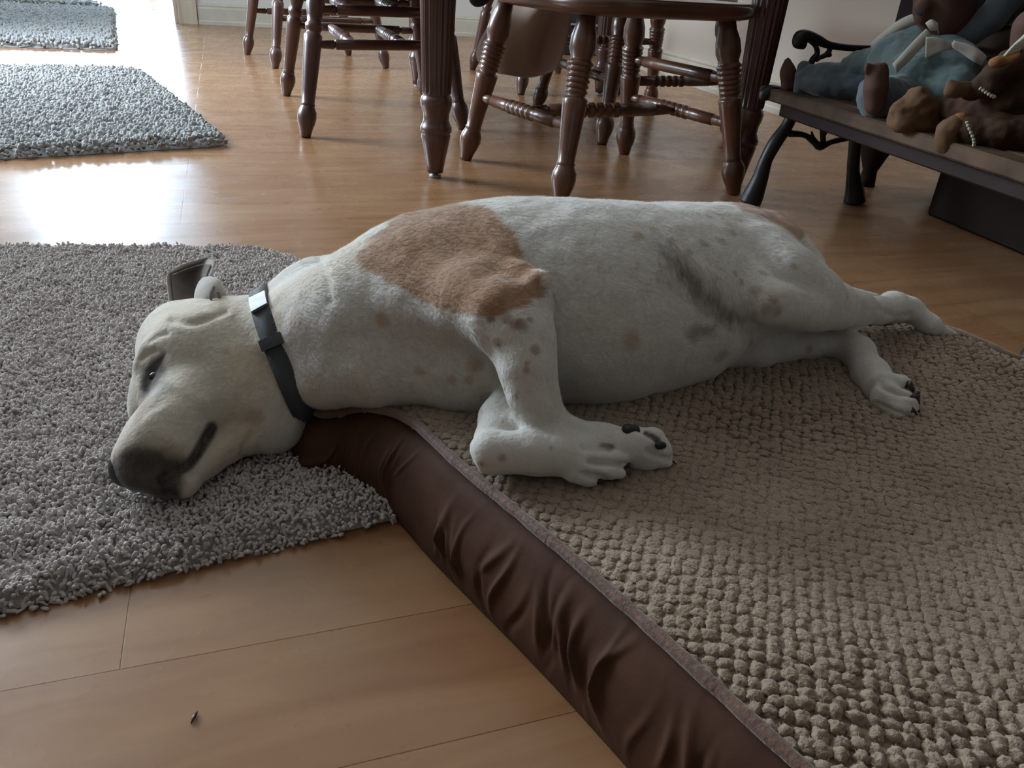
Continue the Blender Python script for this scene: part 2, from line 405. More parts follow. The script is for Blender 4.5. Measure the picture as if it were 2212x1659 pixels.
# ------------------------------------------------------------------ rugs
def poly_inside(p, poly):
    x, y = p[:, 0], p[:, 1]; ins = np.zeros(len(p), bool); n = len(poly); j = n-1
    for i in range(n):
        xi, yi = poly[i]; xj, yj = poly[j]
        c = ((yi > y) != (yj > y)) & (x < (xj-xi)*(y-yi)/(yj-yi+1e-15)+xi); ins ^= c; j = i
    return ins
def poly_dist(p, poly):
    d = np.full(len(p), 1e9); n = len(poly)
    for i in range(n):
        a = poly[i]; b = poly[(i+1) % n]; ab = b-a; t = np.clip(((p-a)@ab)/(ab@ab+1e-15), 0, 1)
        d = np.minimum(d, np.linalg.norm(p-a-t[:, None]*ab, axis=1))
    return d
def rounded(corners, rad, n=8):
    "rounded polygon from corners (counter-clockwise)"
    out = []; c = [np.asarray(v, float)[:2] for v in corners]; m = len(c)
    rad = [rad]*m if np.isscalar(rad) else rad
    for i in range(m):
        p, a, b = c[i], c[i-1], c[(i+1) % m]
        u = (a-p)/np.linalg.norm(a-p); v = (b-p)/np.linalg.norm(b-p)
        for t in np.linspace(0, 1, n):
            out.append(p+u*rad[i]*(1-t)**2+v*rad[i]*t**2)
    return np.array(out)
def tufts(base, size, length, seed, segs=4, ring=6, lean=.5, up=(0.1, .85)):
    "many short curled yarn ends as one array mesh"
    rs = np.random.RandomState(seed); n = len(base)
    th = math.pi*2.2*vnoise(np.c_[base[:, :2]/(length*1.6), base[:, :1]*0], seed+3)+1.1*rs.randn(n); el = up[0]+(up[1]-up[0])*rs.rand(n); ln = length*(.7+.6*rs.rand(n)); sz = size*(.75+.5*rs.rand(n))
    dirh = np.stack([np.cos(th), np.sin(th), np.zeros(n)], 1)
    side = np.stack([-np.sin(th), np.cos(th), np.zeros(n)], 1)
    V = np.zeros((n, segs*ring, 3)); 
    for s in range(segs):
        t = s/(segs-1); bend = .5*math.pi*t*.8
        pos = base+dirh*(ln*(.85*math.sin(bend)))[:, None]*(1-el*.5)[:, None]+ez*(ln*el*math.sin(math.pi*.62*t))[:, None]
        r = sz*(.55+.6*math.sin(math.pi*(.15+.75*t)))
        for q in range(ring):
            a = 2*math.pi*q/ring
            V[:, s*ring+q] = pos+side*(r*math.cos(a))[:, None]+(ez*.75+dirh*-.35)*(r*math.sin(a))[:, None]
    f = [(s*ring+q, s*ring+(q+1) % ring, (s+1)*ring+(q+1) % ring, (s+1)*ring+q) for s in range(segs-1) for q in range(ring)]
    e = (segs-1)*ring
    f += [(e, e+1, e+2, e+3), (e, e+3, e+4, e+5)] if ring == 6 else []
    f = np.array(f)
    Q = (f[None]+(np.arange(n)*segs*ring)[:, None, None]).reshape(-1, 4)
    return V.reshape(-1, 3), Q
def rug(name, label, corners, rad, pitch, size, length, z, m, seed, density=1.0, keep=None):
    poly = rounded(corners, rad); lo = poly.min(0); hi = poly.max(0)
    rs = np.random.RandomState(seed)
    gx, gy = np.meshgrid(np.arange(lo[0], hi[0], pitch), np.arange(lo[1], hi[1], pitch)); p = np.stack([gx.ravel(), gy.ravel()], 1)
    p = p+(rs.rand(*p.shape)-.5)*pitch*1.1
    p = p[poly_inside(p, poly)]
    if keep is not None: p = p[keep(p)]
    d = poly_dist(p, poly)
    zz = z*(.30+.70*np.clip(d/.022, 0, 1))+.002*vnoise(np.c_[p*14, p[:, :1]*0], seed)
    zz = zz+np.minimum(length*.35, .004)*vnoise(np.c_[p/(length*1.5), p[:, :1]*0], seed+7)
    V1, Q1 = tufts(np.c_[p, zz-.004], size, length, seed)
    n = len(poly); zt = z*.22
    Vb = np.concatenate([np.c_[(poly-poly.mean(0))*.985+poly.mean(0), np.full(n, .001)], np.c_[(poly-poly.mean(0))*.975+poly.mean(0), np.full(n, zt)], np.c_[(poly-poly.mean(0))*.93+poly.mean(0), np.full(n, z-.006)], [[*poly.mean(0), z-.006]]])
    Fb = [(r*n+i, r*n+(i+1) % n, (r+1)*n+(i+1) % n, (r+1)*n+i) for r in range(2) for i in range(n)]
    cen = 3*n; Fb += [(2*n+i, 2*n+(i+1) % n, cen, cen) for i in range(n)]
    me_V = np.concatenate([Vb, V1]); 
    Fq = np.array([f for f in Fb if f[2] != f[3]]); 
    Q = np.concatenate([Fq, Q1+len(Vb)])
    # centre fan as quads over pairs
    fan = [(2*n+i, 2*n+(i+1) % n, 2*n+(i+2) % n, cen) for i in range(0, n, 2)]
    Q = np.concatenate([Q, np.array(fan)])
    base = np.array([*poly.mean(0), 0]); 
    o = part(name, (me_V, Q), m, None, True)
    tag(o, label, 'rug', 'grey shag rugs laid in a row along the floor')
    return o
vis = lambda p: (lambda q: (q[:, 0] > -700) & (q[:, 1] < 2400))(proj(np.c_[p, np.zeros(len(p))]))
u1 = P(880, 1130)+0; 
rug('bath_rug', 'large grey shag rug lying under the dog head', [(-.64, .345, 0), (-.035, .662, 0), (-.405, 1.405, 0), (-1.25, 1.235, 0)], [.04, .03, .15, .05], .0036, .0017, .0080, .020, M['rug'], 3, keep=vis)
rug('bath_rug', 'dark grey rug behind the bright patch of floor', [P(-40, 350), P(500, 318), P(305, 158), P(-140, 155)], [.05, .06, .14, .1], .0105, .005, .014, .026, M['rug_far'], 4)
rug('bath_rug', 'grey runner with a square corner in front of the farthest rug', [P(-60, 100), P(252, 111), P(247, 27), P(-140, 16)], [.02, .02, .06, .05], .017, .0075, .022, .03, M['rug_far'], 5)
rug('bath_rug', 'farthest pale grey rug at the upper left', [P(-12, 9), P(222, 18.5), P(150, -6), P(-12, -13)], [.03, .03, .06, .05], .028, .012, .03, .03, M['rug_far'], 6)

# ------------------------------------------------------------------ dog bed
CORN = np.array([-.205, .745])
def bed_z(p):
    p = np.atleast_2d(p); d2 = ((p[:, :2]-CORN)**2).sum(1)
    return .100-.040*np.exp(-d2/.075**2)
ol = [(.36, .071), (.27, .191), (.179, .311), (.0695, .456), tuple(P(1000, 1010, .1)[:2]), tuple(P(900, 918, .1)[:2]), tuple(P(830, 882, .096)[:2]), tuple(P(765, 868, .085)[:2]),
      (-.203, .722), (-.212, .765), (-.165, .815), (0, .88), (.2, .95), (.36, 1.005), tuple(P(1870, 703, .1)[:2]), tuple(P(1965, 697, .1)[:2]), tuple(P(2050, 716, .1)[:2]), tuple(P(2125, 745, .1)[:2]), tuple(P(2212, 782, .1)[:2]),
      (.80, .80), (1.03, .52), (1.2, .28), (1.22, .12), (1.1, .0), (.8, -.16), (.55, -.24), (.45, -.13)]
ol = np.array(ol); OL = catmull(np.vstack([ol, ol[:1]]), 24)[:-1]
seg = np.linalg.norm(np.roll(OL, -1, 0)-OL, axis=1); S = np.concatenate([[0], np.cumsum(seg)]); n = int(S[-1]/.0018)
cl = np.vstack([OL, OL[:1]]); ss = np.linspace(0, S[-1], n, endpoint=False)
OL = np.stack([np.interp(ss, S, cl[:, q]) for q in (0, 1)], 1)
tg = np.roll(OL, -3, 0)-np.roll(OL, 3, 0); tg /= np.linalg.norm(tg, axis=1)[:, None]
on = np.stack([tg[:, 1], -tg[:, 0]], 1)
if ((OL[:, 0]*np.roll(OL[:, 1], -1)-OL[:, 1]*np.roll(OL[:, 0], -1)).sum()) < 0: on = -on
bed = thing('dog_bed', 'rectangular dog bed with tan nubbly top and brown suede sides under the sleeping dog', 'dog bed', (.45, .4, 0))
rs = np.random.RandomState(11)
ez_ = bed_z(OL); R_ = 60; V = []
wr = [(rs.rand()*ss[-1], (.0018+.0040*rs.rand())*rs.choice([1, 1, -.7]), .0018+.0034*rs.rand(), (rs.rand()-.5)*.07, rs.rand()*.45, .35+.5*rs.rand()) for _ in range(int(ss[-1]/.013))]
for j in range(R_+1):
    t = j/R_; z = ez_*(1-t)-.003*(1-t)
    off = .013*math.sin(math.pi*t)**.8+.027*t**.8-.006*math.exp(-(t/.06)**2)
    w = np.zeros(n)
    for s0, am, wd_, sl, t0, tl in wr:
        e = math.exp(-((t-t0-tl*.5)/(tl*.42))**2)
        if e < .02: continue
        dd = (ss-s0-sl*(t-.5)-.006*math.sin(6*t+s0*40)+ss[-1]/2) % ss[-1]-ss[-1]/2
        w += am*e*np.exp(-(dd/wd_)**2)
    w += .0022*vnoise(np.c_[ss*22, np.full(n, t*1.5), ss*0], 5)+.003*vnoise(np.c_[ss*7, np.full(n, t), ss*0], 8)
    V.append(np.c_[OL+on*(off+w*math.sin(math.pi*min(1, .08+t*.92)))[:, None], z])
Fq = np.array([(j*n+i, j*n+(i+1) % n, (j+1)*n+(i+1) % n, (j+1)*n+i) for j in range(R_) for i in range(n)])
part('side_panel', (np.concatenate(V), Fq), M['suede'], bed)
pp = np.c_[OL+on*.0015, ez_+.002]; pv = []
rr_ = .0048*(1+.10*vnoise(np.c_[ss*60, ss*0, ss*0], 2))
for q in range(10):
    a = 2*math.pi*q/10; pv.append(pp+np.c_[on*(rr_*math.cos(a))[:, None], rr_*math.sin(a)])
pv = np.stack(pv, 1).reshape(-1, 3)
part('piping', (pv, np.array([(i*10+q, i*10+(q+1) % 10, ((i+1) % n)*10+(q+1) % 10, ((i+1) % n)*10+q) for i in range(n) for q in range(10)])), M['piping'], bed)
# top fabric: base sheet and rows of nubs in one mesh
def top_z(p):
    d = poly_dist(p, OL[::6])
    return bed_z(p)+.014*(1-np.exp(-d/.05))-.004+.004*vnoise(np.c_[p*7, p[:, :1]*0], 4)*np.clip(d/.05, 0, 1)
ax1 = np.array([.966, -.259]); ax2 = np.array([.259, .966])
gx, gy = np.meshgrid(np.arange(-.9, 1.75, .0100), np.arange(-1.0, 1.5, .0096)); gy = gy+.0016*np.sin(gx*42)+.003*np.sin(gx*9)
gp = gx.ravel()[:, None]*ax1+gy.ravel()[:, None]*ax2
gp = gp+(rs.rand(*gp.shape)-.5)*.0040
ins = poly_inside(gp, OL[::4]); gp = gp[ins]; dd = poly_dist(gp, OL[::6]); gp = gp[dd > .0035]
import bmesh
bm = bmesh.new(); bmesh.ops.create_icosphere(bm, subdivisions=3, radius=1.0); bm.verts.ensure_lookup_table()
iv = np.array([v.co[:] for v in bm.verts]); itri = np.array([[v.index for v in f.verts] for f in bm.faces]); bm.free()
vari = []
for k in range(14):
    nn = vnoise(iv*1.9+k*17, k); n2 = vnoise(iv*4.5+k*31, k+50)
    n3 = vnoise(iv*9.5+k*13, k+90); vari.append(iv*(1+.20*nn+.22*n2+.09*n3)[:, None])
flat = np.clip(.5+1.3*vnoise(np.c_[gp*4.2, gp[:, :1]*0], 21)-1.1*np.exp(-(((gp-np.array([.24, .62]))/[.17, .13])**2).sum(1)), 0, 1)
m_ = len(gp); sel = rs.randint(0, 14, m_); ang = rs.rand(m_)*6.28
B = np.stack(vari)[sel]
sx = .0056*(.80+.45*rs.rand(m_)); sy = .0050*(.80+.45*rs.rand(m_))*(1+.3*(1-flat)); sz = .0045*(.40+.70*flat)*(.8+.4*rs.rand(m_))
c_, s_ = np.cos(ang), np.sin(ang)
X = (B[..., 0]*c_[:, None]-B[..., 1]*s_[:, None])*sx[:, None]; Y = (B[..., 0]*s_[:, None]+B[..., 1]*c_[:, None])*sy[:, None]; Z = B[..., 2]*sz[:, None]
tz = top_z(gp)
Vn = np.stack([gp[:, :1]+X*ax1[0]+Y*ax2[0], gp[:, 1:]+X*ax1[1]+Y*ax2[1], tz[:, None]+Z-.0005+.002*flat[:, None]], -1).reshape(-1, 3)
Tn = (itri[None]+(np.arange(m_)*len(iv))[:, None, None]).reshape(-1, 3)
gs = .0045; sxg = np.arange(-.9, 1.75, gs); syg = np.arange(-1.0, 1.5, gs); GX, GY = np.meshgrid(sxg, syg, indexing='ij')
gpp = GX.ravel()[:, None]*ax1+GY.ravel()[:, None]*ax2; inn = poly_inside(gpp, OL[::4]).reshape(GX.shape)
VZ = np.c_[gpp, top_z(gpp)]; ny = len(syg); tri = []
for i in range(len(sxg)-1):
    for j in range(ny-1):
        if inn[i, j] and inn[i+1, j] and inn[i, j+1] and inn[i+1, j+1]:
            a, b, c, d = i*ny+j, (i+1)*ny+j, (i+1)*ny+j+1, i*ny+j+1; tri += [(a, b, c), (a, c, d)]
topf = part('top_fabric', (np.concatenate([VZ, Vn]), np.concatenate([np.array(tri), Tn+len(VZ)])), M['chenille'], bed)
# chenille fuzz standing off the nubs
nv = len(iv); NBn = 420000; k_ = rs.randint(0, m_, NBn); j_ = rs.randint(0, nv, NBn); root = Vn.reshape(m_, nv, 3)[k_, j_]
cenn = np.c_[gp[k_], tz[k_]-.001]; okk = root[:, 2] > cenn[:, 2]; root, cenn = root[okk], cenn[okk]
nr = root-cenn; nr /= np.linalg.norm(nr, axis=1)[:, None]; nr[:, 2] += .15
dr_ = nr+.75*rs.randn(*nr.shape); dr_ /= np.linalg.norm(dr_, axis=1)[:, None]; dr_[:, 2] = np.abs(dr_[:, 2])
sd_ = np.cross(dr_, nr); sd_ /= np.linalg.norm(sd_, axis=1)[:, None]+1e-9; lb = (.0013+.0016*rs.rand(len(root)))[:, None]
bl = np.stack([root-sd_*.00022-nr*.0003, root+sd_*.00022-nr*.0003, root+dr_*lb+sd_*.0001], 1).reshape(-1, 3)
fz = part('pile', (bl, np.arange(len(bl)).reshape(-1, 3)), M['chenille_fuzz'], topf); fz['kind'] = 'stuff'
nr /= np.linalg.norm(nr, axis=1)[:, None]; fz.data.normals_split_custom_set_from_vertices(np.repeat(nr, 3, 0).astype(np.float32).tolist())

# ------------------------------------------------------------------ the dog
dog = thing('dog', 'white short-haired dog with a tan shoulder patch asleep on the bed, head on the rug', 'dog', (.1, .8, .1))
DF = Field((-.50, .50, -.005), (.72, 1.22, .37), .0024)
def D(x, y, z, rpx):
    p = P(x, y, z); return p, rpx*depth(p)/F
def dchain(lst, k=.014, sq=None, op='add'):
    q = [D(*l) for l in lst]; DF.chain([a for a, _ in q], [b for _, b in q], k, sq, op)
def dball(x, y, z, r, k=.014, sq=None, op='add'):
    p, r = D(x, y, z, r); DF.ball(p, r, k, sq, op)
fl = ((0, 0, 1), .80)
# trunk: a deep flattened chest narrowing to the loin, lying on its right side
tr = [(-.145, .80, .150, .092), (-.085, .808, .168, .112), (-.01, .805, .178, .124), (.07, .808, .178, .128), (.145, .845, .175, .121), (.215, .902, .178, .106), (.28, .94, .172, .092), (.310, .938, .158, .068)]
for a, b in zip(tr[:-1], tr[1:]):
    DF.cone(np.array(a[:3]), np.array(b[:3]), a[3], b[3], .03, fl)
# rump
dchain([(1560, 555, .185, 95), (1628, 565, .178, 90), (1690, 600, .170, 56)], .03)
# neck
dchain([(575, 775, .085, 112), (640, 760, .095, 122), (720, 735, .115, 135), (800, 712, .14, 150)], .03)
dchain([(628, 640, .140, 40), (680, 622, .150, 44), (740, 610, .155, 44)], .04)
dchain([(633, 598, .142, 14), (650, 596, .145, 15)], .03)
dchain([(700, 830, .10, 50), (800, 812, .12, 56)], .03)
dchain([(860, 800, .125, 62), (1010, 805, .13, 66), (1130, 800, .13, 60)], .04)
# skull, cheek
dball(435, 790, .085, 128, .03)
dball(400, 745, .085, 96, .03)
dball(510, 765, .080, 118, .03)
dball(510, 850, .070, 108, .03)
dball(570, 885, .060, 72, .03)
dball(360, 850, .075, 72, .02)
# muzzle, upper jaw with flews
dchain([(400, 895, .072, 84), (345, 955, .060, 64), (296, 1003, .052, 44)], .02)
dchain([(415, 930, .062, 46), (370, 985, .056, 44), (320, 1020, .050, 36)], .022)
dchain([(365, 915, .080, 34), (300, 985, .064, 30)], .03)
# lower jaw
dchain([(590, 925, .048, 48), (520, 945, .045, 40), (450, 995, .042, 32), (395, 1045, .038, 28), (350, 1052, .037, 24)], .010)
dball(600, 915, .05, 50, .02)
# brow ridges, far brow
dchain([(308, 785, .108, 14), (325, 760, .116, 13), (352, 745, .120, 12), (385, 738, .122, 10)], .014)
dchain([(300, 880, .060, 18), (296, 905, .056, 14)], .02)
# ear base on the skull
dchain([(432, 712, .105, 42), (425, 696, .112, 24)], .025)
dchain([(470, 690, .105, 32), (515, 676, .105, 24)], .02)
# mouth gap
def msub(lst, r): 
    q = [P(x, y, z) for x, y, z in lst]; DF.chain(q, r, .006, None, 'sub')
msub([(458, 930, .106), (440, 962, .098), (425, 985, .090), (392, 1012, .078), (352, 1036, .066), (320, 1045, .06)], [.0085, .0075, .0055, .004, .0035, .0035])
# eye hollow
q = [P(338, 790, .128), P(325, 828, .124)]; DF.chain(q, [.010, .010], .01, None, 'sub')
# near shoulder and upper arm
dchain([(905, 610, .190, 108), (1000, 612, .208, 76), (1070, 612, .228, 54)], .022)
dchain([(1070, 612, .228, 54), (1120, 608, .242, 40), (1155, 603, .252, 26), (1172, 604, .254, 15)], .010)
dchain([(940, 520, .19, 36), (1010, 560, .215, 42), (1080, 590, .232, 34)], .03)
dchain([(930, 650, .198, 84), (1015, 655, .216, 66), (1075, 685, .220, 58), (1118, 740, .203, 66)], .025)
# near forearm down to the wrist, paw behind
dchain([(1158, 615, .246, 24), (1150, 660, .230, 42), (1128, 722, .210, 66), (1138, 795, .188, 61), (1152, 850, .168, 53), (1168, 898, .150, 50)], .010)
dchain([(1168, 900, .145, 46), (1215, 935, .134, 36), (1300, 955, .128, 36), (1375, 966, .126, 38)], .012)
dchain([(1375, 966, .126, 34), (1425, 982, .120, 24), (1440, 996, .115, 15)], .008)
dchain([(1370, 952, .134, 26), (1412, 948, .132, 22), (1436, 966, .127, 14)], .006)
dchain([(1365, 985, .116, 24), (1400, 1000, .113, 18)], .008)
# far foreleg: forearm behind, bent wrist and the paw lying in front
dchain([(1110, 860, .135, 46), (1080, 905, .128, 42), (1062, 955, .124, 40)], .010)
dchain([(1056, 972, .126, 40), (1066, 985, .124, 40), (1150, 980, .128, 47), (1220, 984, .127, 45), (1250, 990, .124, 40)], .0045)
dchain([(1100, 890, .128, 42), (1095, 935, .126, 40)], .008)
dchain([(1062, 966, .132, 34), (1200, 968, .134, 34)], .010)
dchain([(1172, 938, .140, 12), (1196, 941, .138, 8)], .006)
for lst in ([(1250, 962, .134, 24), (1300, 964, .131, 20), (1322, 972, .125, 13)], [(1262, 984, .131, 23), (1318, 990, .128, 20), (1348, 997, .121, 13)],
            [(1258, 1008, .124, 23), (1314, 1016, .120, 20), (1342, 1024, .115, 13)], [(1235, 1022, .118, 22), (1272, 1034, .113, 18), (1292, 1038, .109, 12)]):
    dchain(lst, .0028)
dchain([(1575, 548, .200, 96), (1632, 588, .207, 86), (1690, 622, .203, 80), (1745, 646, .192, 63), (1800, 660, .178, 49)], .022)
dchain([(1640, 540, .190, 66), (1700, 585, .190, 54), (1745, 620, .185, 44)], .022)
# belly and far hind leg
dchain([(1330, 802, .125, 46), (1400, 792, .125, 42)], .04)
dchain([(1505, 725, .140, 58), (1560, 740, .130, 57), (1620, 747, .126, 54), (1680, 748, .122, 38), (1740, 747, .119, 29), (1815, 742, .119, 30)], .012)
dchain([(1815, 742, .119, 30), (1850, 760, .119, 32), (1880, 808, .119, 35), (1905, 840, .120, 37)], .014)
for lst in ([(1905, 826, .130, 26), (1945, 832, .125, 22), (1962, 842, .119, 13)], [(1912, 850, .125, 26), (1955, 866, .121, 22), (1972, 878, .115, 14)], [(1905, 862, .118, 25), (1940, 884, .115, 19), (1962, 891, .112, 12)]):
    dchain(lst, .0045)
# near hind leg: thigh, shin, hock, foot over the edge of the bed
dchain([(1590, 600, .218, 48), (1660, 655, .207, 46), (1735, 668, .192, 46), (1800, 662, .175, 46)], .007)
dchain([(1800, 660, .175, 49), (1850, 668, .160, 36), (1895, 672, .147, 28)], .010)
dchain([(1895, 672, .147, 27), (1930, 664, .138, 30), (1962, 668, .132, 24), (2010, 703, .118, 20), (2060, 740, .085, 20), (2090, 765, .055, 20)], .012)
dchain([(1925, 655, .14, 22), (1940, 645, .138, 14)], .010)
dchain([(2090, 765, .055, 20), (2130, 775, .03, 17), (2160, 775, .02, 12)], .01)
DF.chain([P(1660, 716, .172), P(1720, 723, .158), P(1790, 716, .148)], [.004, .009, .005], .004, None, 'sub')
# tail tucked behind the thigh
DF.chain([np.array([.36, 1.0, .14]), np.array([.42, 1.045, .128]), np.array([.50, 1.05, .118])], [.02, .014, .008], .02)
# groin fold
DF.chain([P(1435, 560, .268), P(1500, 628, .246), P(1560, 676, .225), P(1610, 705, .200)], [.012, .018, .020, .012], .02, None, 'sub')
DF.chain([P(1070, 545, .272), P(1130, 562, .268)], [.012, .010], .02, None, 'sub')
V, Q = DF.mesh(3); N = vnormals(V, Q)
V = V+N*(.0009*vnoise(V*60, 1)+.0012*vnoise(V*25, 2))[:, None]
pg = proj(V); fg = (N*((CAM-V)/np.linalg.norm(CAM-V, axis=1)[:, None])).sum(1)
def groove(pts, w, dep):
    "press a crease into the skin along a line"
    global V
    q = catmull(np.array(pts, float), 10); d = np.min([np.hypot(pg[:, 0]-x, pg[:, 1]-y) for x, y in q], 0)
    V = V-N*(dep*np.exp(-(d/w)**2)*np.clip(fg*2+.6, 0, 1)*(V[:, 1] < 1.0))[:, None]
for g in (([(1262, 966), (1285, 968), (1318, 968)], 6, .0050), ([(1275, 998), (1310, 1001), (1352, 1004)], 6, .0055), ([(1262, 1024), (1285, 1029), (1306, 1034)], 6, .0050),
          ([(1905, 833), (1933, 846), (1975, 852)], 7, .0060), ([(1895, 872), (1926, 887), (1962, 898)], 6, .0035), ([(1400, 975), (1430, 988), (1455, 992)], 6, .0040), ([(1385, 930), (1410, 945), (1432, 968)], 6, .003),
          ([(321, 737), (340, 726), (360, 720)], 6, .0022), ([(304, 776), (318, 764), (334, 757)], 6, .0022), ([(505, 688), (533, 719), (576, 774)], 7, .0020), ([(372, 690), (419, 697), (488, 672)], 8, .0035),
          ([(350, 765), (338, 790), (324, 815), (314, 842)], 9, .0030), ([(298, 905), (320, 885), (345, 870)], 9, .0015), ([(525, 985), (530, 960), (545, 940)], 8, .0022), ([(690, 560), (705, 600), (712, 650)], 10, .0022),
          ([(1900, 668), (1930, 682), (1965, 680)], 6, .0020), ([(1052, 740), (1072, 790), (1092, 850)], 10, .0015)): groove(*g)
bvh = BVHTree.FromPolygons([tuple(v) for v in V], [tuple(int(i) for i in q) for q in Q])
def hit(x, y):
    "point of the coat seen at a photo pixel"
    d = P(x, y, 0)-CAM; d /= np.linalg.norm(d)
    r = bvh.ray_cast(Vector(CAM), Vector(d))
    return (np.array(r[0]), np.array(r[1])) if r[0] else (None, None)
# coat colours
C = np.tile(np.array([.66, .655, .61]), (len(V), 1))
pj = proj(V); nz = vnoise(V*70, 3)*.6+vnoise(V*160, 9)*.5
def blend(w, col):
    global C
    w = np.clip(w, 0, 1)[:, None]; C = C*(1-w)+np.array(col)*w
def sm(x, a, b): t = np.clip((x-a)/(b-a), 0, 1); return t*t*(3-2*t)
def sdist(poly):
    poly = np.array(poly, float); d = poly_dist(pj, poly); return np.where(poly_inside(pj, poly), d, -d)
front = (N@(-fwd))
blend(sm(-pj[:, 0], -640, -520)*(pj[:, 1] > 500)*.75, (.58, .53, .42))                 # cream head
blend(.45*sm(vnoise(V*18, 31), .0, .6)*(pj[:, 0] < 800), (.62, .53, .38))
sd = sdist([(762, 560), (800, 520), (880, 440), (1045, 440), (1085, 478), (1118, 510), (1128, 560), (1145, 574), (1182, 590), (1186, 608), (1172, 640), (1130, 668), (1060, 690), (960, 672), (900, 645), (840, 608), (795, 585)])
blend(sm(sd+nz*9, -6, 7)*(V[:, 2] > .13), (.37, .218, .125))
def spot(x, y, r, col=(.33, .23, .16), a=.7, s=.35):
    h, _ = hit(x, y)
    if h is None: return
    rr = r*depth(h)/F; d = np.linalg.norm(V-h, axis=1)
    blend(a*(1-sm(d*(1+s*nz), rr*.45, rr*1.25)), col)
spot(1180, 606, 15, (.80, .78, .72), .95, .2)
for x, y, r in [(1095, 690, 14), (1112, 700, 14), (1128, 698, 14), (1060, 688, 12), (1072, 742, 13), (1158, 757, 12), (1138, 785, 8), (1137, 800, 9), (1112, 855, 9), (1122, 692, 8), (1145, 690, 9)]: spot(x, y, r, (.28, .18, .13))
for x, y, r in [(1028, 788, 24), (975, 820, 14), (1012, 822, 13), (1365, 735, 26), (825, 690, 20), (905, 800, 12)]: spot(x, y, r, (.46, .33, .19), .6)
for x, y, r in [(1555, 465, 12), (1560, 472, 9), (1582, 503, 11), (1555, 520, 14), (1520, 525, 14), (1535, 470, 10), (1648, 590, 13), (1588, 590, 9), (1600, 608, 10), (1630, 628, 15), (1672, 648, 11), (1655, 668, 14), (1680, 672, 13), (1620, 745, 11), (1748, 755, 10), (1555, 772, 22),
                (1380, 508, 14), (1372, 515, 10), (1505, 460, 9), (1410, 495, 9), (1640, 470, 11), (1490, 545, 10), (1690, 720, 8), (1465, 560, 10), (1830, 640, 9), (1600, 478, 7), (1450, 520, 12), (1680, 560, 9), (1715, 575, 8)]: spot(x, y, r, (.36, .27, .18), .62)
for x, y, r in [(1085, 990, 12), (1040, 1003, 9), (1190, 968, 6)]: spot(x, y, r, (.30, .24, .20), .75)
for x, y, r in [(550, 903, 20), (488, 760, 9), (600, 700, 30), (640, 690, 26)]: spot(x, y, r, (.42, .29, .19), .5)
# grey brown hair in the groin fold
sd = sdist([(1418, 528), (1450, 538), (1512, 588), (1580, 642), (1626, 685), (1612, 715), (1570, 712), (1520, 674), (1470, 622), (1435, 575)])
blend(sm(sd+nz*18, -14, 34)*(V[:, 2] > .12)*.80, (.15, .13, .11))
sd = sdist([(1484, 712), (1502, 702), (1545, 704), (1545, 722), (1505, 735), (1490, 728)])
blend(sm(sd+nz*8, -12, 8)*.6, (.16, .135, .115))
sd = sdist([(1540, 400), (1560, 430), (1600, 458), (1650, 470), (1690, 490), (1730, 520), (1760, 470), (1650, 400)])
blend(sm(sd+nz*6, -3, 6), (.36, .19, .10))
# dark muzzle and eye surround
sd = sdist([(235, 1010), (255, 985), (272, 965), (293, 957), (322, 965), (357, 980), (396, 990), (412, 1000), (400, 1030), (392, 1050), (398, 1090), (345, 1120), (240, 1060)])
blend(sm(sd+nz*8, -14, 14)*.97*(V[:, 0] < .0), (.010, .009, .0095))
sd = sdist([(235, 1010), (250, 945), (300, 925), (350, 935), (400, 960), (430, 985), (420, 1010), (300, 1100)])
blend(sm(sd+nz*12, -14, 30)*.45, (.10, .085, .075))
def pline(pts, w, col, a=.9):
    q = catmull(np.array(pts, float), 6); wi = np.interp(np.linspace(0, 1, len(q)), np.linspace(0, 1, len(w)), w)
    d = np.min([np.hypot(pj[:, 0]-x, pj[:, 1]-y)/r for (x, y), r in zip(q, wi)], 0)
    blend(a*(1-sm(d, .6, 1.4))*(front > -.2)*(V[:, 0] < .2), col)
pline([(457, 924), (446, 945), (430, 972), (410, 1000), (384, 1018), (350, 1036)], [13, 14, 13, 12, 12, 13], (.012, .011, .012), .97)
pline([(1395, 936), (1414, 946), (1428, 966)], [6, 7, 6], (.03, .026, .026), .9)
pline([(1300, 962), (1322, 966)], [6, 7], (.10, .06, .055), .7)
sd = sdist([(355, 765), (335, 775), (310, 797), (305, 823), (310, 856), (322, 852), (338, 830), (353, 803), (352, 780)])
blend(sm(sd+nz*5, -13, 6)*.96*(V[:, 2] > .06), (.020, .019, .021))
blend(sm(sdist([(350, 820), (375, 825), (372, 842), (340, 862), (325, 862)])+nz*6, -8, 10)*.6*(V[:, 2] > .06), (.16, .145, .14))
pline([(320, 860), (305, 885), (296, 910)], [7, 8, 10], (.33, .24, .17), .5)
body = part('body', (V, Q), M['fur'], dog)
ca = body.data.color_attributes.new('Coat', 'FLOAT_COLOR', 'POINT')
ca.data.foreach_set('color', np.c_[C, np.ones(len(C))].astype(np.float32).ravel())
body['label'] = 'white coat with brown freckles and a tan shoulder patch'
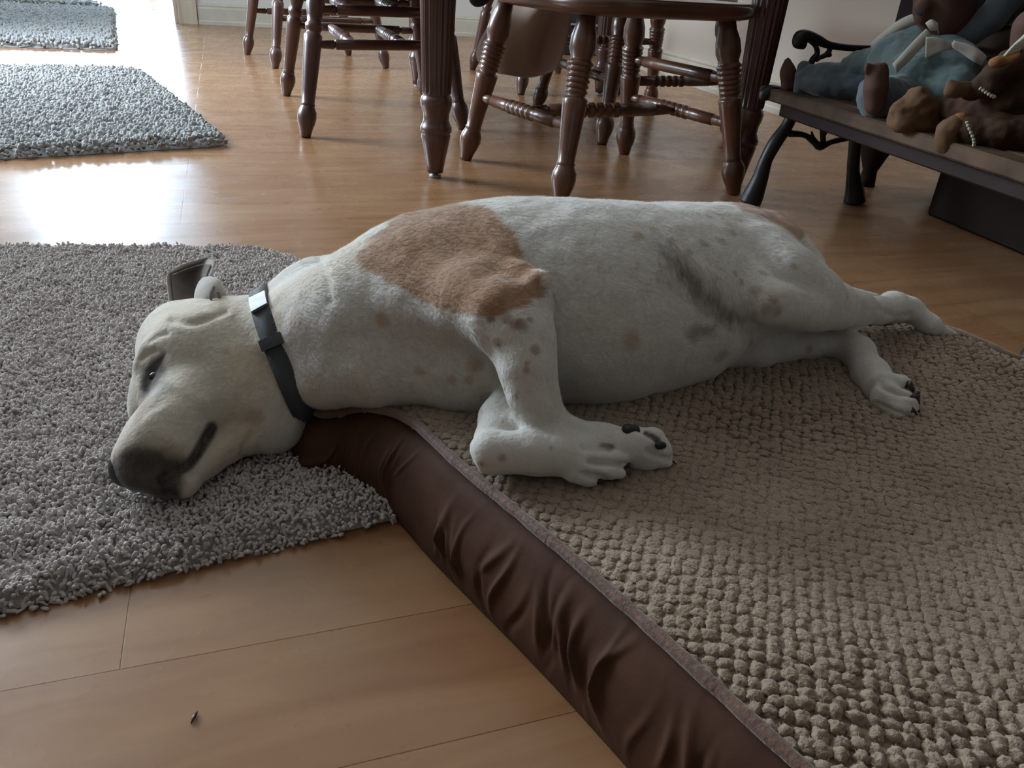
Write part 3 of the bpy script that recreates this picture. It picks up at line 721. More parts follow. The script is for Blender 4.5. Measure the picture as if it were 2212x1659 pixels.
# short coat: blades of hair rooted on the body, lying back along it
def coat(Vb, Qb, Nb, Cb, n, seed):
    rs = np.random.RandomState(seed)
    q = Vb[Qb]; ar = np.linalg.norm(np.cross(q[:, 2]-q[:, 0], q[:, 3]-q[:, 1]), axis=1)
    f = rs.choice(len(Qb), n, p=ar/ar.sum()); u, v = rs.rand(n, 1), rs.rand(n, 1)
    w = [(1-u)*(1-v), u*(1-v), u*v, (1-u)*v]
    mixq = lambda A: sum(w[k]*A[Qb[f, k]] for k in range(4))
    p, nn, cc_ = mixq(Vb), mixq(Nb), mixq(Cb); nn /= np.linalg.norm(nn, axis=1)[:, None]
    pp_ = proj(p); dn = np.tile([.90, .30, -.15], (n, 1))
    hd = pp_[:, 0] < 640
    dn[hd] = [.45, .72, .25]
    fl_ = (pp_[:, 0] > 1040) & (pp_[:, 0] < 1215) & (pp_[:, 1] > 680) & (pp_[:, 1] < 925) & (p[:, 1] < .72); dn[fl_] = [.05, -.5, -.85]
    hl = (pp_[:, 0] > 1560) & (pp_[:, 1] > 560); dn[hl] = [.85, .1, -.5]
    gr = (pp_[:, 0] > 1420) & (pp_[:, 0] < 1630) & (np.abs(pp_[:, 1]-560-(pp_[:, 0]-1440)*.72) < 50); dn[gr] = [.15, -.75, -.6]
    dn += .35*np.stack([vnoise(p*16, 61), vnoise(p*16, 62), vnoise(p*16, 63)], 1)+.22*rs.randn(n, 3)
    dn -= (dn*nn).sum(1)[:, None]*nn; dn /= np.linalg.norm(dn, axis=1)[:, None]
    ln = .0050*(.7+.6*rs.rand(n)); limb = (p[:, 2] < .155) & (pp_[:, 0] > 1000) & (pp_[:, 1] > 640); ln[hd] *= .65; ln[fl_] *= .6; ln[limb & ~fl_] *= .55; ln[hl & ~limb] *= .75; ln[(pp_[:, 0] > 1010) & (pp_[:, 0] < 1470) & (pp_[:, 1] > 910)] *= .8; ln[gr] *= 1.7; ln[(pp_[:, 0] < 420)] *= .7
    lift = .16+.16*rs.rand(n); side = np.cross(dn, nn); wd2 = .00017*(.8+.6*rs.rand(n))
    a = p-nn*.0003; m = a+(dn*.55+nn*lift[:, None]*.75)*ln[:, None]; t = a+(dn+nn*lift[:, None])*ln[:, None]
    Vh = np.stack([a-side*wd2[:, None], a+side*wd2[:, None], m+side*wd2[:, None]*.8, m-side*wd2[:, None]*.8, t], 1).reshape(-1, 3)
    i = np.arange(n)[:, None]*5
    Fh = np.concatenate([i+np.array([[0, 1, 2]]), i+np.array([[0, 2, 3]]), i+np.array([[3, 2, 4]])])
    ch = np.repeat(cc_*(.80+.36*rs.rand(n, 1)), 5, 0)
    return Vh, Fh, np.repeat(nn, 5, 0), ch
Nb = vnormals(V, Q)
Vh, Fh, Nh, Ch = coat(V, Q, Nb, C, 230000, 5)
hair = part('coat_hair', (Vh, Fh), M['fur_hair'], dog); hair['kind'] = 'stuff'
ca = hair.data.color_attributes.new('Coat', 'FLOAT_COLOR', 'POINT')
ca.data.foreach_set('color', np.c_[Ch, np.ones(len(Ch))].astype(np.float32).ravel())
hair.data.normals_split_custom_set_from_vertices(Nh.astype(np.float32).tolist())
# nose leather
NF = Field(P(250, 1010, .05)-.055, P(250, 1010, .05)+.055, .0013)
def nb(x, y, z, r, k=.005, op='add'):
    p = P(x, y, z); NF.ball(p, r*depth(p)/F, k, None, op)
nb(270, 1006, .054, 27, .012); nb(272, 992, .060, 22, .012); nb(268, 1024, .046, 24, .012); nb(288, 1000, .060, 24, .012); nb(300, 1024, .047, 30, .012)
nb(256, 1012, .068, 6, .004, 'sub'); nb(268, 1026, .0615, 5, .004, 'sub')
o = part('nose', NF.mesh(1), M['black'], dog); o['label'] = 'black nose leather'
# eye
h, nn = hit(330, 812); nn = nn/np.linalg.norm(nn)
EF = Field(h-.03, h+.03, .0008); EF.ball(h-nn*.0066, .0082, .002)
o = part('eye', EF.mesh(1), M['eye'], dog); o['label'] = 'half open dark eye'
# claws
def claw(x, y, z, dx, dy, dz, r=5.5):
    a = P(x, y, z); b = P(x+dx, y+dy, z+dz); r = r*depth(a)/F
    mid = (a+b)/2+ez*.0015
    part('claw', tube(catmull([a, mid, b], 5), np.linspace(r, r*.2, 11), 8), M['claw'], dog)
for c in [(1962, 830, .133, 14, 20, -.012, 10), (1974, 852, .129, 10, 38, -.020, 13), (1966, 884, .118, 16, 16, -.010, 8), (1440, 995, .114, 22, 8, -.005, 5), (1318, 1036, .110, 16, 2, -.003, 5), (1330, 972, .126, 12, 2, -.003, 5), (1345, 1022, .115, 14, 4, -.004, 5)]: claw(*c)
def pad(x, y, z, rx, m_='black', sqn=None, name='paw_pad'):
    p = P(x, y, z); r = rx*depth(p)/F; f = Field(p-r*2.2-.004, p+r*2.2+.004, max(.0009, r/9)); f.cone(p-cR*r*.35, p+cR*r*.35, r*.8, r*.65, .002)
    part(name, f.mesh(1), M[m_], dog)
pad(1364, 930, .143, 19); pad(1428, 962, .136, 12); pad(1240, 925, .134, 7); pad(1296, 1040, .112, 9)

# near ear: a thin folded leaf of skin built as a closed shell
def leaf(rows, thick, nu=30, nv=26):
    "rows: control rows (base to tip) of 3D points; returns a closed thin shell"
    rows = [np.array(r) for r in rows]
    U = np.stack([catmull(r, 6) for r in rows]); k = U.shape[1]
    G = np.stack([catmull(U[:, j], 6) for j in range(k)], 1); a, b = G.shape[:2]
    du = np.gradient(G, axis=0); dv = np.gradient(G, axis=1); nn = np.cross(du, dv); nn /= np.linalg.norm(nn, axis=2)[..., None]+1e-12
    t = thick*np.minimum(1, .35+1.6*np.sqrt(np.minimum(np.arange(b), np.arange(b)[::-1])/b))[None, :, None]*np.linspace(1.3, .7, a)[:, None, None]
    A = (G+nn*t/2).reshape(-1, 3); B_ = (G-nn*t/2).reshape(-1, 3); V = np.concatenate([A, B_]); m = a*b; Fs = []
    I = lambda i, j: i*b+j
    for i in range(a-1):
        for j in range(b-1):
            q = (I(i, j), I(i+1, j), I(i+1, j+1), I(i, j+1)); Fs.append(q); Fs.append(tuple(m+x for x in q[::-1]))
    ring = [I(0, j) for j in range(b)]+[I(i, b-1) for i in range(1, a)]+[I(a-1, j) for j in range(b-2, -1, -1)]+[I(i, 0) for i in range(a-2, 0, -1)]
    for i in range(len(ring)):
        x, y = ring[i], ring[(i+1) % len(ring)]; Fs.append((x, y, m+y, m+x))
    return V, np.array(Fs)
M['ear'] = mat('ear_skin', (.42, .385, .335), .9, (200, .4, .0015), sheen=.4, var=(40, (.26, .23, .22), .6))
M['ear_in'] = mat('ear_inner', (.30, .27, .255), .95, (160, .4, .0015), spec=.1, var=(30, (.17, .15, .145), .8))
E = lambda l: [P(*q) for q in l]
ER = [[(372, 684, .116), (400, 680, .108), (432, 676, .106), (460, 672, .114), (478, 655, .122)],
      [(366, 650, .128), (392, 648, .118), (420, 645, .114), (446, 642, .122), (466, 640, .132)],
      [(362, 620, .138), (388, 620, .126), (414, 618, .122), (436, 614, .130), (452, 612, .142)],
      [(361, 597, .146), (388, 592, .136), (416, 588, .134), (440, 586, .140), (458, 590, .150)],
      [(366, 590, .148), (392, 577, .146), (420, 568, .146), (448, 561, .150), (465, 566, .154)],
      [(367, 588, .149), (393, 575, .148), (421, 566, .149), (449, 559, .152), (466, 566, .155)]]
ear = part('ear', leaf([E(r) for r in ER], .0050), M['ear'], dog)
IR = []
for r in ER[:5]:
    a = np.array(r); x = np.linspace(.10, .88, 5)*4; b = np.stack([np.interp(x, range(5), a[:, q]) for q in range(3)], 1); b[:, 2] += .0042; IR.append([tuple(v) for v in b])
IR[4] = [(x, y+8, z-.002) for x, y, z in IR[4]]
part('ear_inner', leaf([E(r) for r in IR], .0015), M['ear_in'], ear)
part('ear_fold', leaf([E([(440, 600, .150), (428, 622, .146), (424, 646, .138), (430, 668, .126)]), E([(456, 598, .156), (448, 622, .154), (444, 648, .146), (446, 674, .130)]),
                       E([(470, 604, .156), (468, 626, .153), (464, 650, .146), (464, 676, .130)]), E([(478, 616, .150), (485, 630, .146), (482, 648, .140), (480, 668, .128)])], .004), M['ear'], ear)
part('ear_slit', tube(catmull(E([(462, 618, .1575), (456, 632, .1565), (455, 648, .151)]), 6), [.0006]+[.0022]*11+[.0006], 8), M['ear_in'], ear)
part('ear_slit', tube(catmull(E([(470, 630, .1560), (474, 640, .1520), (472, 650, .148)]), 6), [.0006]+[.0020]*11+[.0006], 8), M['ear_in'], ear)

for nm, o_, n_ in (('ear_hair', ear, 9000),):
    me_ = o_.data; Ve = np.array([v.co[:] for v in me_.vertices])+np.array(dog.location); Qe = np.array([list(p_.vertices) for p_ in me_.polygons if len(p_.vertices) == 4])
    Ne = vnormals(Ve, Qe); vh, fh, nh, ch = coat(Ve, Qe, Ne, np.tile([.46, .43, .38], (len(Ve), 1)), n_, 12)
    eh = part(nm, (vh, fh), M['fur_hair'], ear); eh['kind'] = 'stuff'
    ca = eh.data.color_attributes.new('Coat', 'FLOAT_COLOR', 'POINT'); ca.data.foreach_set('color', np.c_[ch, np.ones(len(ch))].astype(np.float32).ravel())
    eh.data.normals_split_custom_set_from_vertices(nh.astype(np.float32).tolist())
# collar fitted round the neck
ca_, cb_ = P(556, 775, .085), P(650, 752, .097)
axn = cb_-ca_; axn /= np.linalg.norm(axn); cc = P(616, 758, .092)
ti = P(572, 645, .14)-P(658, 880, .06); axn = np.cross(ti, np.cross(axn, ti)); axn /= np.linalg.norm(axn)
a_, b_, _ = frame(axn); rows = []
for s in np.linspace(-.0105, .0105, 5):
    row = []
    for k in range(96):
        t = 2*math.pi*k/96; dr = math.cos(t)*a_+math.sin(t)*b_
        st = cc+axn*s+dr*.16; r = bvh.ray_cast(Vector(st), Vector(-dr))
        row.append(np.linalg.norm(np.array(r[0])-(cc+axn*s)) if r[0] else .065)
    row = np.array(row)
    for _ in range(6): row = (np.roll(row, 1)+row*2+np.roll(row, -1))/4
    rows.append(row)
rows = np.array(rows); rows[:] = rows.mean(0)*.5+rows*.5
def band(s0, s1, k0, k1, lift, thick):
    ks = [k % 96 for k in range(k0, k1+1)]; V = []; 
    for lay in (0, 1):
        for s in (s0, s1):
            for k in ks:
                t = 2*math.pi*k/96; dr = math.cos(t)*a_+math.sin(t)*b_; r = np.interp(s, np.linspace(-.0105, .0105, 5), rows[:, k])
                V.append(cc+axn*s+dr*(r+lift+lay*thick))
    m = len(ks); Fs = []
    for i in range(m-1):
        Fs += [(i, i+1, m+i+1, m+i), (2*m+i, 3*m+i, 3*m+i+1, 2*m+i+1), (i, 2*m+i, 2*m+i+1, i+1), (m+i, m+i+1, 3*m+i+1, 3*m+i)]
    Fs += [(0, m, 3*m, 2*m), (m-1, 3*m-1, 4*m-1, 2*m-1)]
    return np.array(V), Fs
collar = part('collar', band(-.0105, .0105, 0, 96, -.001, .004), M['collar'], dog); collar['label'] = 'dark grey collar'
# the angle that faces photo pixel (565, 645)
best = min(range(96), key=lambda k: np.hypot(*(proj(cc+(math.cos(2*math.pi*k/96)*a_+math.sin(2*math.pi*k/96)*b_)*(rows[2, k]+.004))-np.array([566, 650]))))
b2 = min(range(96), key=lambda k: np.hypot(*(proj(cc+(math.cos(2*math.pi*k/96)*a_+math.sin(2*math.pi*k/96)*b_)*(rows[2, k]+.004))-np.array([598, 740]))))
o = part('buckle', band(-.0095, .0095, best-3, best+3, .0034, .004), M['buckle'], collar, False); o['label'] = 'pale plastic buckle'
part('keeper_loop', band(-.0125, .0125, b2-1, b2+1, .0015, .005), M['collar'], collar, False)

# ------------------------------------------------------------------ dining table
def at(x, y, Y):
    d = fwd + cR*(x-W/2)/F + cU*(H/2-y)/F
    return CAM + d*(Y/d[1])
LP_ = [(0, .021), (.03, .024), (.10, .0335), (.135, .0385), (.142, .036), (.148, .0405), (.163, .0415), (.172, .038), (.19, .033), (.215, .034), (.238, .0395), (.258, .041), (.272, .038), (.278, .033), (.282, .0365)]
LP_ = [(t, r*.97) for t, r in LP_]
def table_leg(foot, h, parent):
    f = np.array([foot[0], foot[1], .014]); top = f+ez*(h-.014)
    prof = [(t*.70/.70, r) for t, r in LP_]+[(t, r) for t, r in zip(np.linspace(.29, .80, 14), np.linspace(.0365, .047, 14))]+[(.81, .044), (.82, .050), (.85, .050), (.86, .045), (.861, .001)]
    leg = part('leg', join(lathe(f, top, prof, 72, 18, (.285, .805), .13), obox(f+ez*(h*.92), tx, ty, ez, .047, .047, h*.075, .006)), M['cherry'], parent)
    part('glide', lathe([f[0], f[1], 0], [f[0], f[1], .016], [(0, .014), (.4, .016), (.5, .008), (1, .008)], 20), M['buckle'], leg)
l1 = np.array([-.237, 2.054, 0]); l2 = P(1586, 402)
tx = (l2-l1)/np.linalg.norm(l2-l1); ty = np.array([-tx[1], tx[0], 0]); TW = np.linalg.norm(l2-l1); TL = 1.62
tc_ = (l1+l2)/2+ty*TL/2
tab = thing('dining_table', 'dark wooden dining table with fluted turned legs standing between the chairs', 'table', tuple(tc_))
for f in (l1, l2, l1+ty*TL, l2+ty*TL): table_leg(f, .70, tab)
part('apron', join(*[obox(tc_+ty*s*TL/2+ez*.655, tx, ty, ez, TW/2-.04, .011, .045, .002) for s in (-1, 1)], *[obox(tc_+tx*s*TW/2+ez*.655, tx, ty, ez, .011, TL/2-.04, .045, .002) for s in (-1, 1)]), M['cherry'], tab, False)
part('tabletop', obox(tc_+ez*.72, tx, ty, ez, TW/2+.12, TL/2+.12, .02, .008), M['cherry'], tab, False)

# ------------------------------------------------------------------ chairs
def leg_prof(style):
    k_ = 1.13 if style == 'bead' else 1.06
    return [(t, r*k_) for t, r in leg_prof0(style)]
def leg_prof0(style):
    p = [(0, .0135), (.015, .0155), (.05, .018), (.09, .0235), (.13, .0265), (.165, .0255), (.195, .0205), (.205, .0185), (.212, .0205), (.222, .0180)]
    if style == 'bead':
        p += [(.30, .0195), (.42, .0230), (.515, .0255), (.545, .0265), (.556, .0245), (.562, .0205)]
        for k in range(6): t = .575+k*.028; p += [(t, .0195+.0008*k), (t+.008, .0232+.0008*k), (t+.018, .0232+.0008*k), (t+.026, .0195+.0008*k)]
        p += [(.755, .0215), (.80, .0275), (.86, .0265), (.92, .020), (1, .018)]
    else:
        p += [(.30, .0195), (.45, .0225), (.60, .0245), (.655, .0250), (.668, .0205), (.675, .0185), (.69, .0215), (.70, .0235), (.725, .0240), (.74, .0190), (.78, .0215), (.84, .0255), (.90, .0245), (.95, .018), (1, .017)]
    return p
def spindle(a, b, r, rings=True):
    p = [(0, r*.6), (.06, r*.72), (.14, r*.85), (.145, r*.6), (.155, r*.6), (.16, r*.95), (.33, r*1.0)]
    if rings:
        for k in range(5): t = .35+k*.055; p += [(t, r*.85), (t+.012, r*1.12), (t+.032, r*1.12), (t+.045, r*.85)]
    p += [(.66, r), (.84, r*.95), (.845, r*.6), (.855, r*.6), (.86, r*.85), (.94, r*.72), (1, r*.6)]
    return lathe(a, b, p, 16)
def chair(label, feet, style, m, rungs, zs=.425, inset=.74, group='turned wooden chairs around the table', back=2, seat=.25, off=0.0):
    feet = [np.array([f[0], f[1], 0.0]) for f in feet]; c = sum(feet)/4
    t = thing('dining_chair', label, 'chair', tuple(c), group)
    tops = [c+(f-c)*inset+ez*zs for f in feet]
    for f, q in zip(feet, tops): part('leg', lathe(f+ez*.001, q, leg_prof(style), 28), m, t)
    L_ = lambda i, s: feet[i]+(tops[i]-feet[i])*s
    for kind, i, j, s, k, l in rungs:
        if kind == 'side': part('stretcher', spindle(L_(i, s), L_(j, s), .0160), m, t)
        elif kind == 'plain': part('stretcher', spindle(L_(i, s), L_(j, s), .0155, False), m, t)
        else:
            a = L_(i, s)*(1-kind)+L_(j, s)*kind; b = L_(k, s)*(1-kind)+L_(l, s)*kind
            part('stretcher', spindle(a, b, .0175), m, t)
    x = (feet[1]-feet[0]+feet[2]-feet[3]); x /= np.linalg.norm(x); y = np.cross(ez, x)
    V = []; n = 48; rings_ = [(.90, -.030), (.97, -.024), (1.0, -.012), (1.0, 0), (.97, .008), (.85, .006), (.5, -.001), (.01, -.003)]
    lx = np.linalg.norm((feet[1]-feet[0])[:2])*seat*2; ly = np.linalg.norm((feet[3]-feet[0])[:2])*seat*2
    for s, z in rings_:
        for k in range(n):
            a = 2*math.pi*k/n; e = 4.5; ca, sa = math.cos(a), math.sin(a); rr = (abs(ca)**e+abs(sa)**e)**(-1/e)
            V.append(c+x*off+x*lx*.5*rr*ca*s+y*ly*.5*rr*sa*s+ez*(zs+.018+z))
    Fs = [(i*n+k, i*n+(k+1) % n, (i+1)*n+(k+1) % n, (i+1)*n+k) for i in range(len(rings_)-1) for k in range(n)]+[tuple(range(n))[::-1], tuple((len(rings_)-1)*n+k for k in range(n))]
    part('seat', (np.array(V), Fs), m, t)
    # bow back above the seat on the side between feet[back] and the next foot
    i, j = back, (back+1) % 4; a = tops[i]*.96+c*.04; b = tops[j]*.96+c*.04; a[2] = b[2] = zs+.02; out = (a+b)/2-c; out[2] = 0; out /= np.linalg.norm(out)
    hi = lambda p: p+out*.12+ez*.52
    for p in (a, b): part('back_post', lathe(p, hi(p), [(0, .012), (.1, .016), (.3, .013), (.5, .018), (.8, .014), (1, .012)], 14), m, t)
    for k in range(1, 5):
        p = a+(b-a)*k/5; part('spindle', lathe(p, hi(p), [(0, .006), (.3, .010), (.6, .007), (1, .006)], 10), m, t)
    pts = [hi(a)-(b-a)*.08, hi(a), hi((a+b)/2)+out*.03+ez*.03, hi(b), hi(b)+(b-a)*.08]
    top = tube(catmull(pts, 8), .016, 10); Vt = top[0].copy(); Vt[:, 2] += (Vt[:, 2]-Vt[:, 2].mean())*1.2; part('top_rail', (Vt, top[1]), m, t)
    return t
A = [(-.178, 2.284), (.085, 1.88), (.551, 2.094), (.30, 2.52)]
chair('dark wooden chair with beaded turned legs nearest the dog back', A, 'bead', M['oak'], [('side', 0, 1, .41, 0, 0), ('side', 3, 2, .41, 0, 0), ('plain', 3, 2, .66, 0, 0), (.5, 0, 1, .41, 3, 2)], back=0, seat=.52, off=.035)
A = [(-.676, 2.434), (-.225, 2.737), (-.426, 3.322), (-.947, 3.174)]
chair('dark chair left of the nearest table leg, its side rungs doubled', A, 'smooth', M['cherry'], [('plain', 0, 1, .60, 0, 0), ('plain', 0, 1, .82, 0, 0), ('plain', 3, 2, .60, 0, 0), ('plain', 3, 2, .82, 0, 0), (.28, 0, 1, .60, 3, 2), (.66, 0, 1, .60, 3, 2), (.28, 0, 1, .82, 3, 2), (.66, 0, 1, .82, 3, 2)], back=3, seat=.47)
A = [(.238, 2.648), (.70, 2.87), (.50, 3.50), (.02, 3.27)]
chair('dark chair standing behind the beaded one at the far side of the table', A, 'bead', M['oak'], [('side', 0, 1, .45, 0, 0), ('side', 3, 2, .62, 0, 0), ('side', 0, 3, .45, 0, 0)], back=2, seat=.46)
A = [(-1.215, 3.93), (-.741, 4.22), (-1.03, 4.68), (-1.50, 4.39)]
chair('farthest left chair, one thin leg showing left of the others', A, 'smooth', M['cherry'], [('plain', 0, 1, .5, 0, 0), ('plain', 3, 2, .5, 0, 0)], back=3, seat=.47)
A = [(-.05, 3.634), (.40, 3.86), (.13, 4.52), (-.323, 4.42)]
chair('far chair against the back wall behind the brown hanging cloth', A, 'smooth', M['cherry'], [('plain', 0, 1, .5, 0, 0), ('plain', 3, 2, .5, 0, 0)], back=3, seat=.47)

# brown cloth hanging from the chair, black bag beside it, black box by the wall
M['cloth'] = mat('brown_suede_cloth', (.42, .33, .28), .9, (60, .3, .003), sheen=.3, var=(5, (.34, .26, .22), .7))
hr = [[(1150, -170), (1190, -170), (1215, -175), (1235, -180), (1255, -180)], [(1140, -60), (1170, -60), (1200, -60), (1225, -60), (1248, -60)], [(1103, 0), (1140, 0), (1175, 0), (1208, 0), (1240, 0)],
      [(1066, 40), (1110, 44), (1155, 44), (1195, 44), (1234, 42)], [(1036, 90), (1085, 92), (1135, 92), (1180, 92), (1224, 90)], [(1030, 125), (1080, 132), (1130, 135), (1175, 130), (1214, 122)], [(1050, 150), (1090, 160), (1130, 166), (1168, 163), (1200, 150)]]
rows = [[at(x, y, 2.92+.05*math.sin(j*1.9+i*.5)+.02*i) for j, (x, y) in enumerate(r)] for i, r in enumerate(hr)]
o = part('hanging_cloth', leaf(rows, .012), M['cloth'], None); tag(o, 'plain brown cloth hanging down behind the beaded chair legs', 'cloth')
M['blackc'] = mat('black_fabric', (.012, .013, .018), .8, (80, .3, .002))
def blob(prims, h, k=.01, it=2):
    "prims: (a, b, ra, rb[, squash])"
    lo = np.min([np.minimum(p[0], p[1])-max(p[2], p[3])*1.3 for p in prims], 0)-.01; hi = np.max([np.maximum(p[0], p[1])+max(p[2], p[3])*1.3 for p in prims], 0)+.01
    f = Field(lo, hi, h)
    for p in prims: f.cone(p[0], p[1], p[2], p[3], k, p[4] if len(p) > 4 else None)
    return f.mesh(it)
px = lambda x, y, Y, r: (at(x, y, Y), r*depth(at(x, y, Y))/F)
def seg_(x0, y0, Y0, r0_, x1, y1, Y1, r1_, sq=None):
    a, ra = px(x0, y0, Y0, r0_); b, rb = px(x1, y1, Y1, r1_); return (a, b, ra, rb, sq)
o = part('shoulder_bag', blob([seg_(1033, -55, 3.1, 24, 1032, -6, 3.1, 20), seg_(1045, -60, 3.1, 26, 1045, -8, 3.1, 16)], .006), M['blackc']); tag(o, 'black rounded bag hanging above the floor left of the brown cloth', 'bag')
bc = P(1262, 121); bw = .135
bx = thing('speaker_box', 'low black box with a thin silver rail standing by the far corner', 'box', tuple(bc))
part('cabinet', obox(bc+ez*.125+ey*.14, ex, ey, ez, bw, .12, .125, .006), M['blackc'], bx, False)
part('rail', obox(bc+ez*.185+ey*.012, ex, ey, ez, bw, .006, .006, .002), M['buckle'], bx, False)
sp = P(413, 1566); sq_ = P(427, 1540)
o = part('wood_splinter', tube(catmull([sp+ez*.0012, (sp+sq_)/2+ez*.002, sq_+ez*.0015], 4), [.0003, .0008, .0011, .0013, .0014, .0013, .0011, .0008, .0004], 6), M['claw']); tag(o, 'tiny dark splinter lying on the bare floor boards', 'splinter')

# ------------------------------------------------------------------ cast iron bench
BF = np.array([.580, 2.010, 0]); fr_ = np.array([.967, .253, 0]); fr_ /= np.linalg.norm(fr_); ld = np.array([fr_[1], -fr_[0], 0])
def BP(x, y, off=0):
    d = fwd + cR*(x-W/2)/F + cU*(H/2-y)/F; q = BF+ld*off
    return CAM+d*(((q-CAM)@ld)/(d@ld))
bench = thing('garden_bench', 'small black iron bench with worn wooden slats carrying the dolls', 'bench', tuple(BF))
def iron(lst, flatf=.6):
    pts = catmull([BP(x, y) for x, y, r in lst], 6); rr = np.interp(np.linspace(0, len(lst)-1, len(pts)), range(len(lst)), [r*depth(BP(x, y))/F for x, y, r in lst])
    return tube(pts, rr, 10)
def floorfix(vf):
    v = vf[0].copy(); v[:, 2] = np.maximum(v[:, 2], .0008); return v, vf[1]
fr_parts = {'leg': [floorfix(iron([(1619, 440, 23), (1628, 420, 22), (1642, 385, 17), (1655, 345, 14), (1675, 308, 15), (1700, 272, 13), (1716, 236, 12), (1722, 215, 12)]))],
  'rear_leg': [floorfix(iron([(1846, 436, 23), (1846, 410, 19), (1843, 370, 13), (1846, 325, 13), (1850, 285, 14), (1854, 250, 12)]))],
  'arm_rest': [iron([(1738, 98, 9), (1725, 92, 13), (1728, 80, 14), (1742, 78, 13), (1765, 86, 11), (1790, 97, 8), (1830, 103, 7), (1880, 105, 7), (1915, 104, 7)]),
               iron([(1750, 88, 5), (1762, 100, 5), (1765, 116, 6), (1755, 130, 7), (1748, 150, 7), (1744, 180, 7), (1742, 215, 7)]), iron([(1795, 103, 5), (1786, 117, 6), (1772, 124, 5), (1762, 130, 5)]), iron([(1790, 105, 4), (1792, 122, 5)]), iron([(1905, 104, 6), (1900, 160, 7), (1885, 230, 8), (1860, 280, 9)])],
  'brace': [iron([(1705, 288, 8), (1738, 292, 6), (1760, 308, 7), (1772, 316, 9), (1797, 306, 6), (1838, 296, 7)]), iron([(1778, 306, 6), (1777, 285, 6), (1776, 270, 4), (1767, 259, 3)]), iron([(1779, 292, 5), (1789, 278, 4), (1795, 267, 3), (1805, 265, 3)]), iron([(1766, 310, 5), (1757, 298, 4), (1753, 284, 2)]), iron([(1735, 238, 6), (1733, 250, 5), (1726, 246, 3)])],
  'seat_scroll': [iron([(1648, 216, 9), (1652, 204, 13), (1664, 198, 15), (1690, 200, 12), (1740, 206, 9), (1800, 212, 8), (1870, 216, 8)])]}
for nm, l in fr_parts.items():
    for off in (0, .92):
        V_, F_ = join(*l); part(nm if nm != 'rear_leg' else 'leg', (V_+ld*off, F_), M['iron'], bench)
zt = float(BP(1690, 206)[2])
for k, u in enumerate((.005, .068, .131, .194, .257)):
    cpt = BF+fr_*u+ld*.46; cpt[2] = zt+.008
    cpt[2] -= .006*(k == 0)
    part('slat', obox(cpt, ld, fr_, ez, .50, .027, .008+.006*(k == 0), .004), M['plank'], bench, False)
cpt = BF+fr_*.02+ld*.48; cpt[2] = zt-.030
part('rail', obox(cpt, ld, fr_, ez, .46, .012, .014, .003), M['dark'], bench, False)
for k in range(3):
    cpt = BF+fr_*(.315+.012*k)+ld*.46; cpt[2] = zt+.09+.075*k
    part('back_slat', obox(cpt, ld, ez, fr_, .47, .024, .007, .003), M['plank'], bench, False)

# ------------------------------------------------------------------ dark cabinet behind the bench
CK = np.array([.945, 2.335, 0]); cdir = ld
cab = thing('dark_cabinet', 'tall dark wooden cabinet on curved feet behind the bench and dolls', 'cabinet', tuple(CK))
part('body', obox(CK+cdir*.55+fr_*.17+ez*.86, cdir, fr_, ez, .55, .17, .70, .008), M['dark'], cab, False)
part('plinth', obox(CK+cdir*.70+fr_*.17+ez*.085, cdir, fr_, ez, .38, .165, .085, .006), M['dark'], cab, False)
part('door', obox(CK+cdir*.28-fr_*.006+ez*.86, cdir, fr_, ez, .24, .008, .64, .006), M['dark'], cab, False)
part('door', obox(CK+cdir*.80-fr_*.006+ez*.86, cdir, fr_, ez, .24, .008, .64, .006), M['dark'], cab, False)
for s, u in ((.03, .03), (.03, .30), (1.06, .03), (1.06, .30)):
    b0 = CK+cdir*s+fr_*u
    part('foot', lathe(b0+ez*.001, b0+ez*.17, [(0, .024), (.1, .022), (.25, .020), (.45, .033), (.7, .050), (.9, .056), (1, .05)], 20), M['dark'], cab)

# ------------------------------------------------------------------ dolls on the bench
M['teal'] = mat('teal_fabric', (.085, .125, .115), .85, (120, .3, .002), sheen=.3, var=(14, (.07, .11, .12), .7))
M['denim'] = mat('blue_grey_fabric', (.075, .10, .115), .85, (120, .3, .002), sheen=.3, var=(30, (.07, .095, .12), .7))
M['dskin'] = mat('brown_doll_skin', (.085, .045, .034), .7, (60, .15, .002), spec=.2)
M['felt'] = mat('pale_felt', (.42, .40, .34), .9, (150, .3, .001), sheen=.3)
M['leather'] = mat('brown_leather', (.050, .025, .012), .8, (90, .5, .003), spec=.2, var=(25, (.020, .010, .006), .8))
M['tanl'] = mat('tan_leather', (.125, .072, .038), .8, (90, .4, .003), spec=.2, var=(25, (.10, .055, .03), .7))
M['orange'] = mat('orange_felt', (.20, .078, .018), .85, (120, .5, .003))
M['stitch'] = mat('pale_stitching', (.45, .44, .34), .8)
d1 = thing('cloth_doll', 'doll in teal dress and white collar leaning on the bench, feet to the left', 'doll', tuple(at(1960, 210, 1.80)))
def dp(parent, nm, m, prims, h=.0045, k=.012, rough=.0):
    V_, Q_ = blob(prims, h, k)
    if rough: V_ = V_+vnormals(V_, Q_)*(rough*(1.5*vnoise(V_*[22, 22, 50], 4)+vnoise(V_*45, 5)+.6*vnoise(V_*110, 6)))[:, None]
    return part(nm, (V_, Q_), M[m], parent)
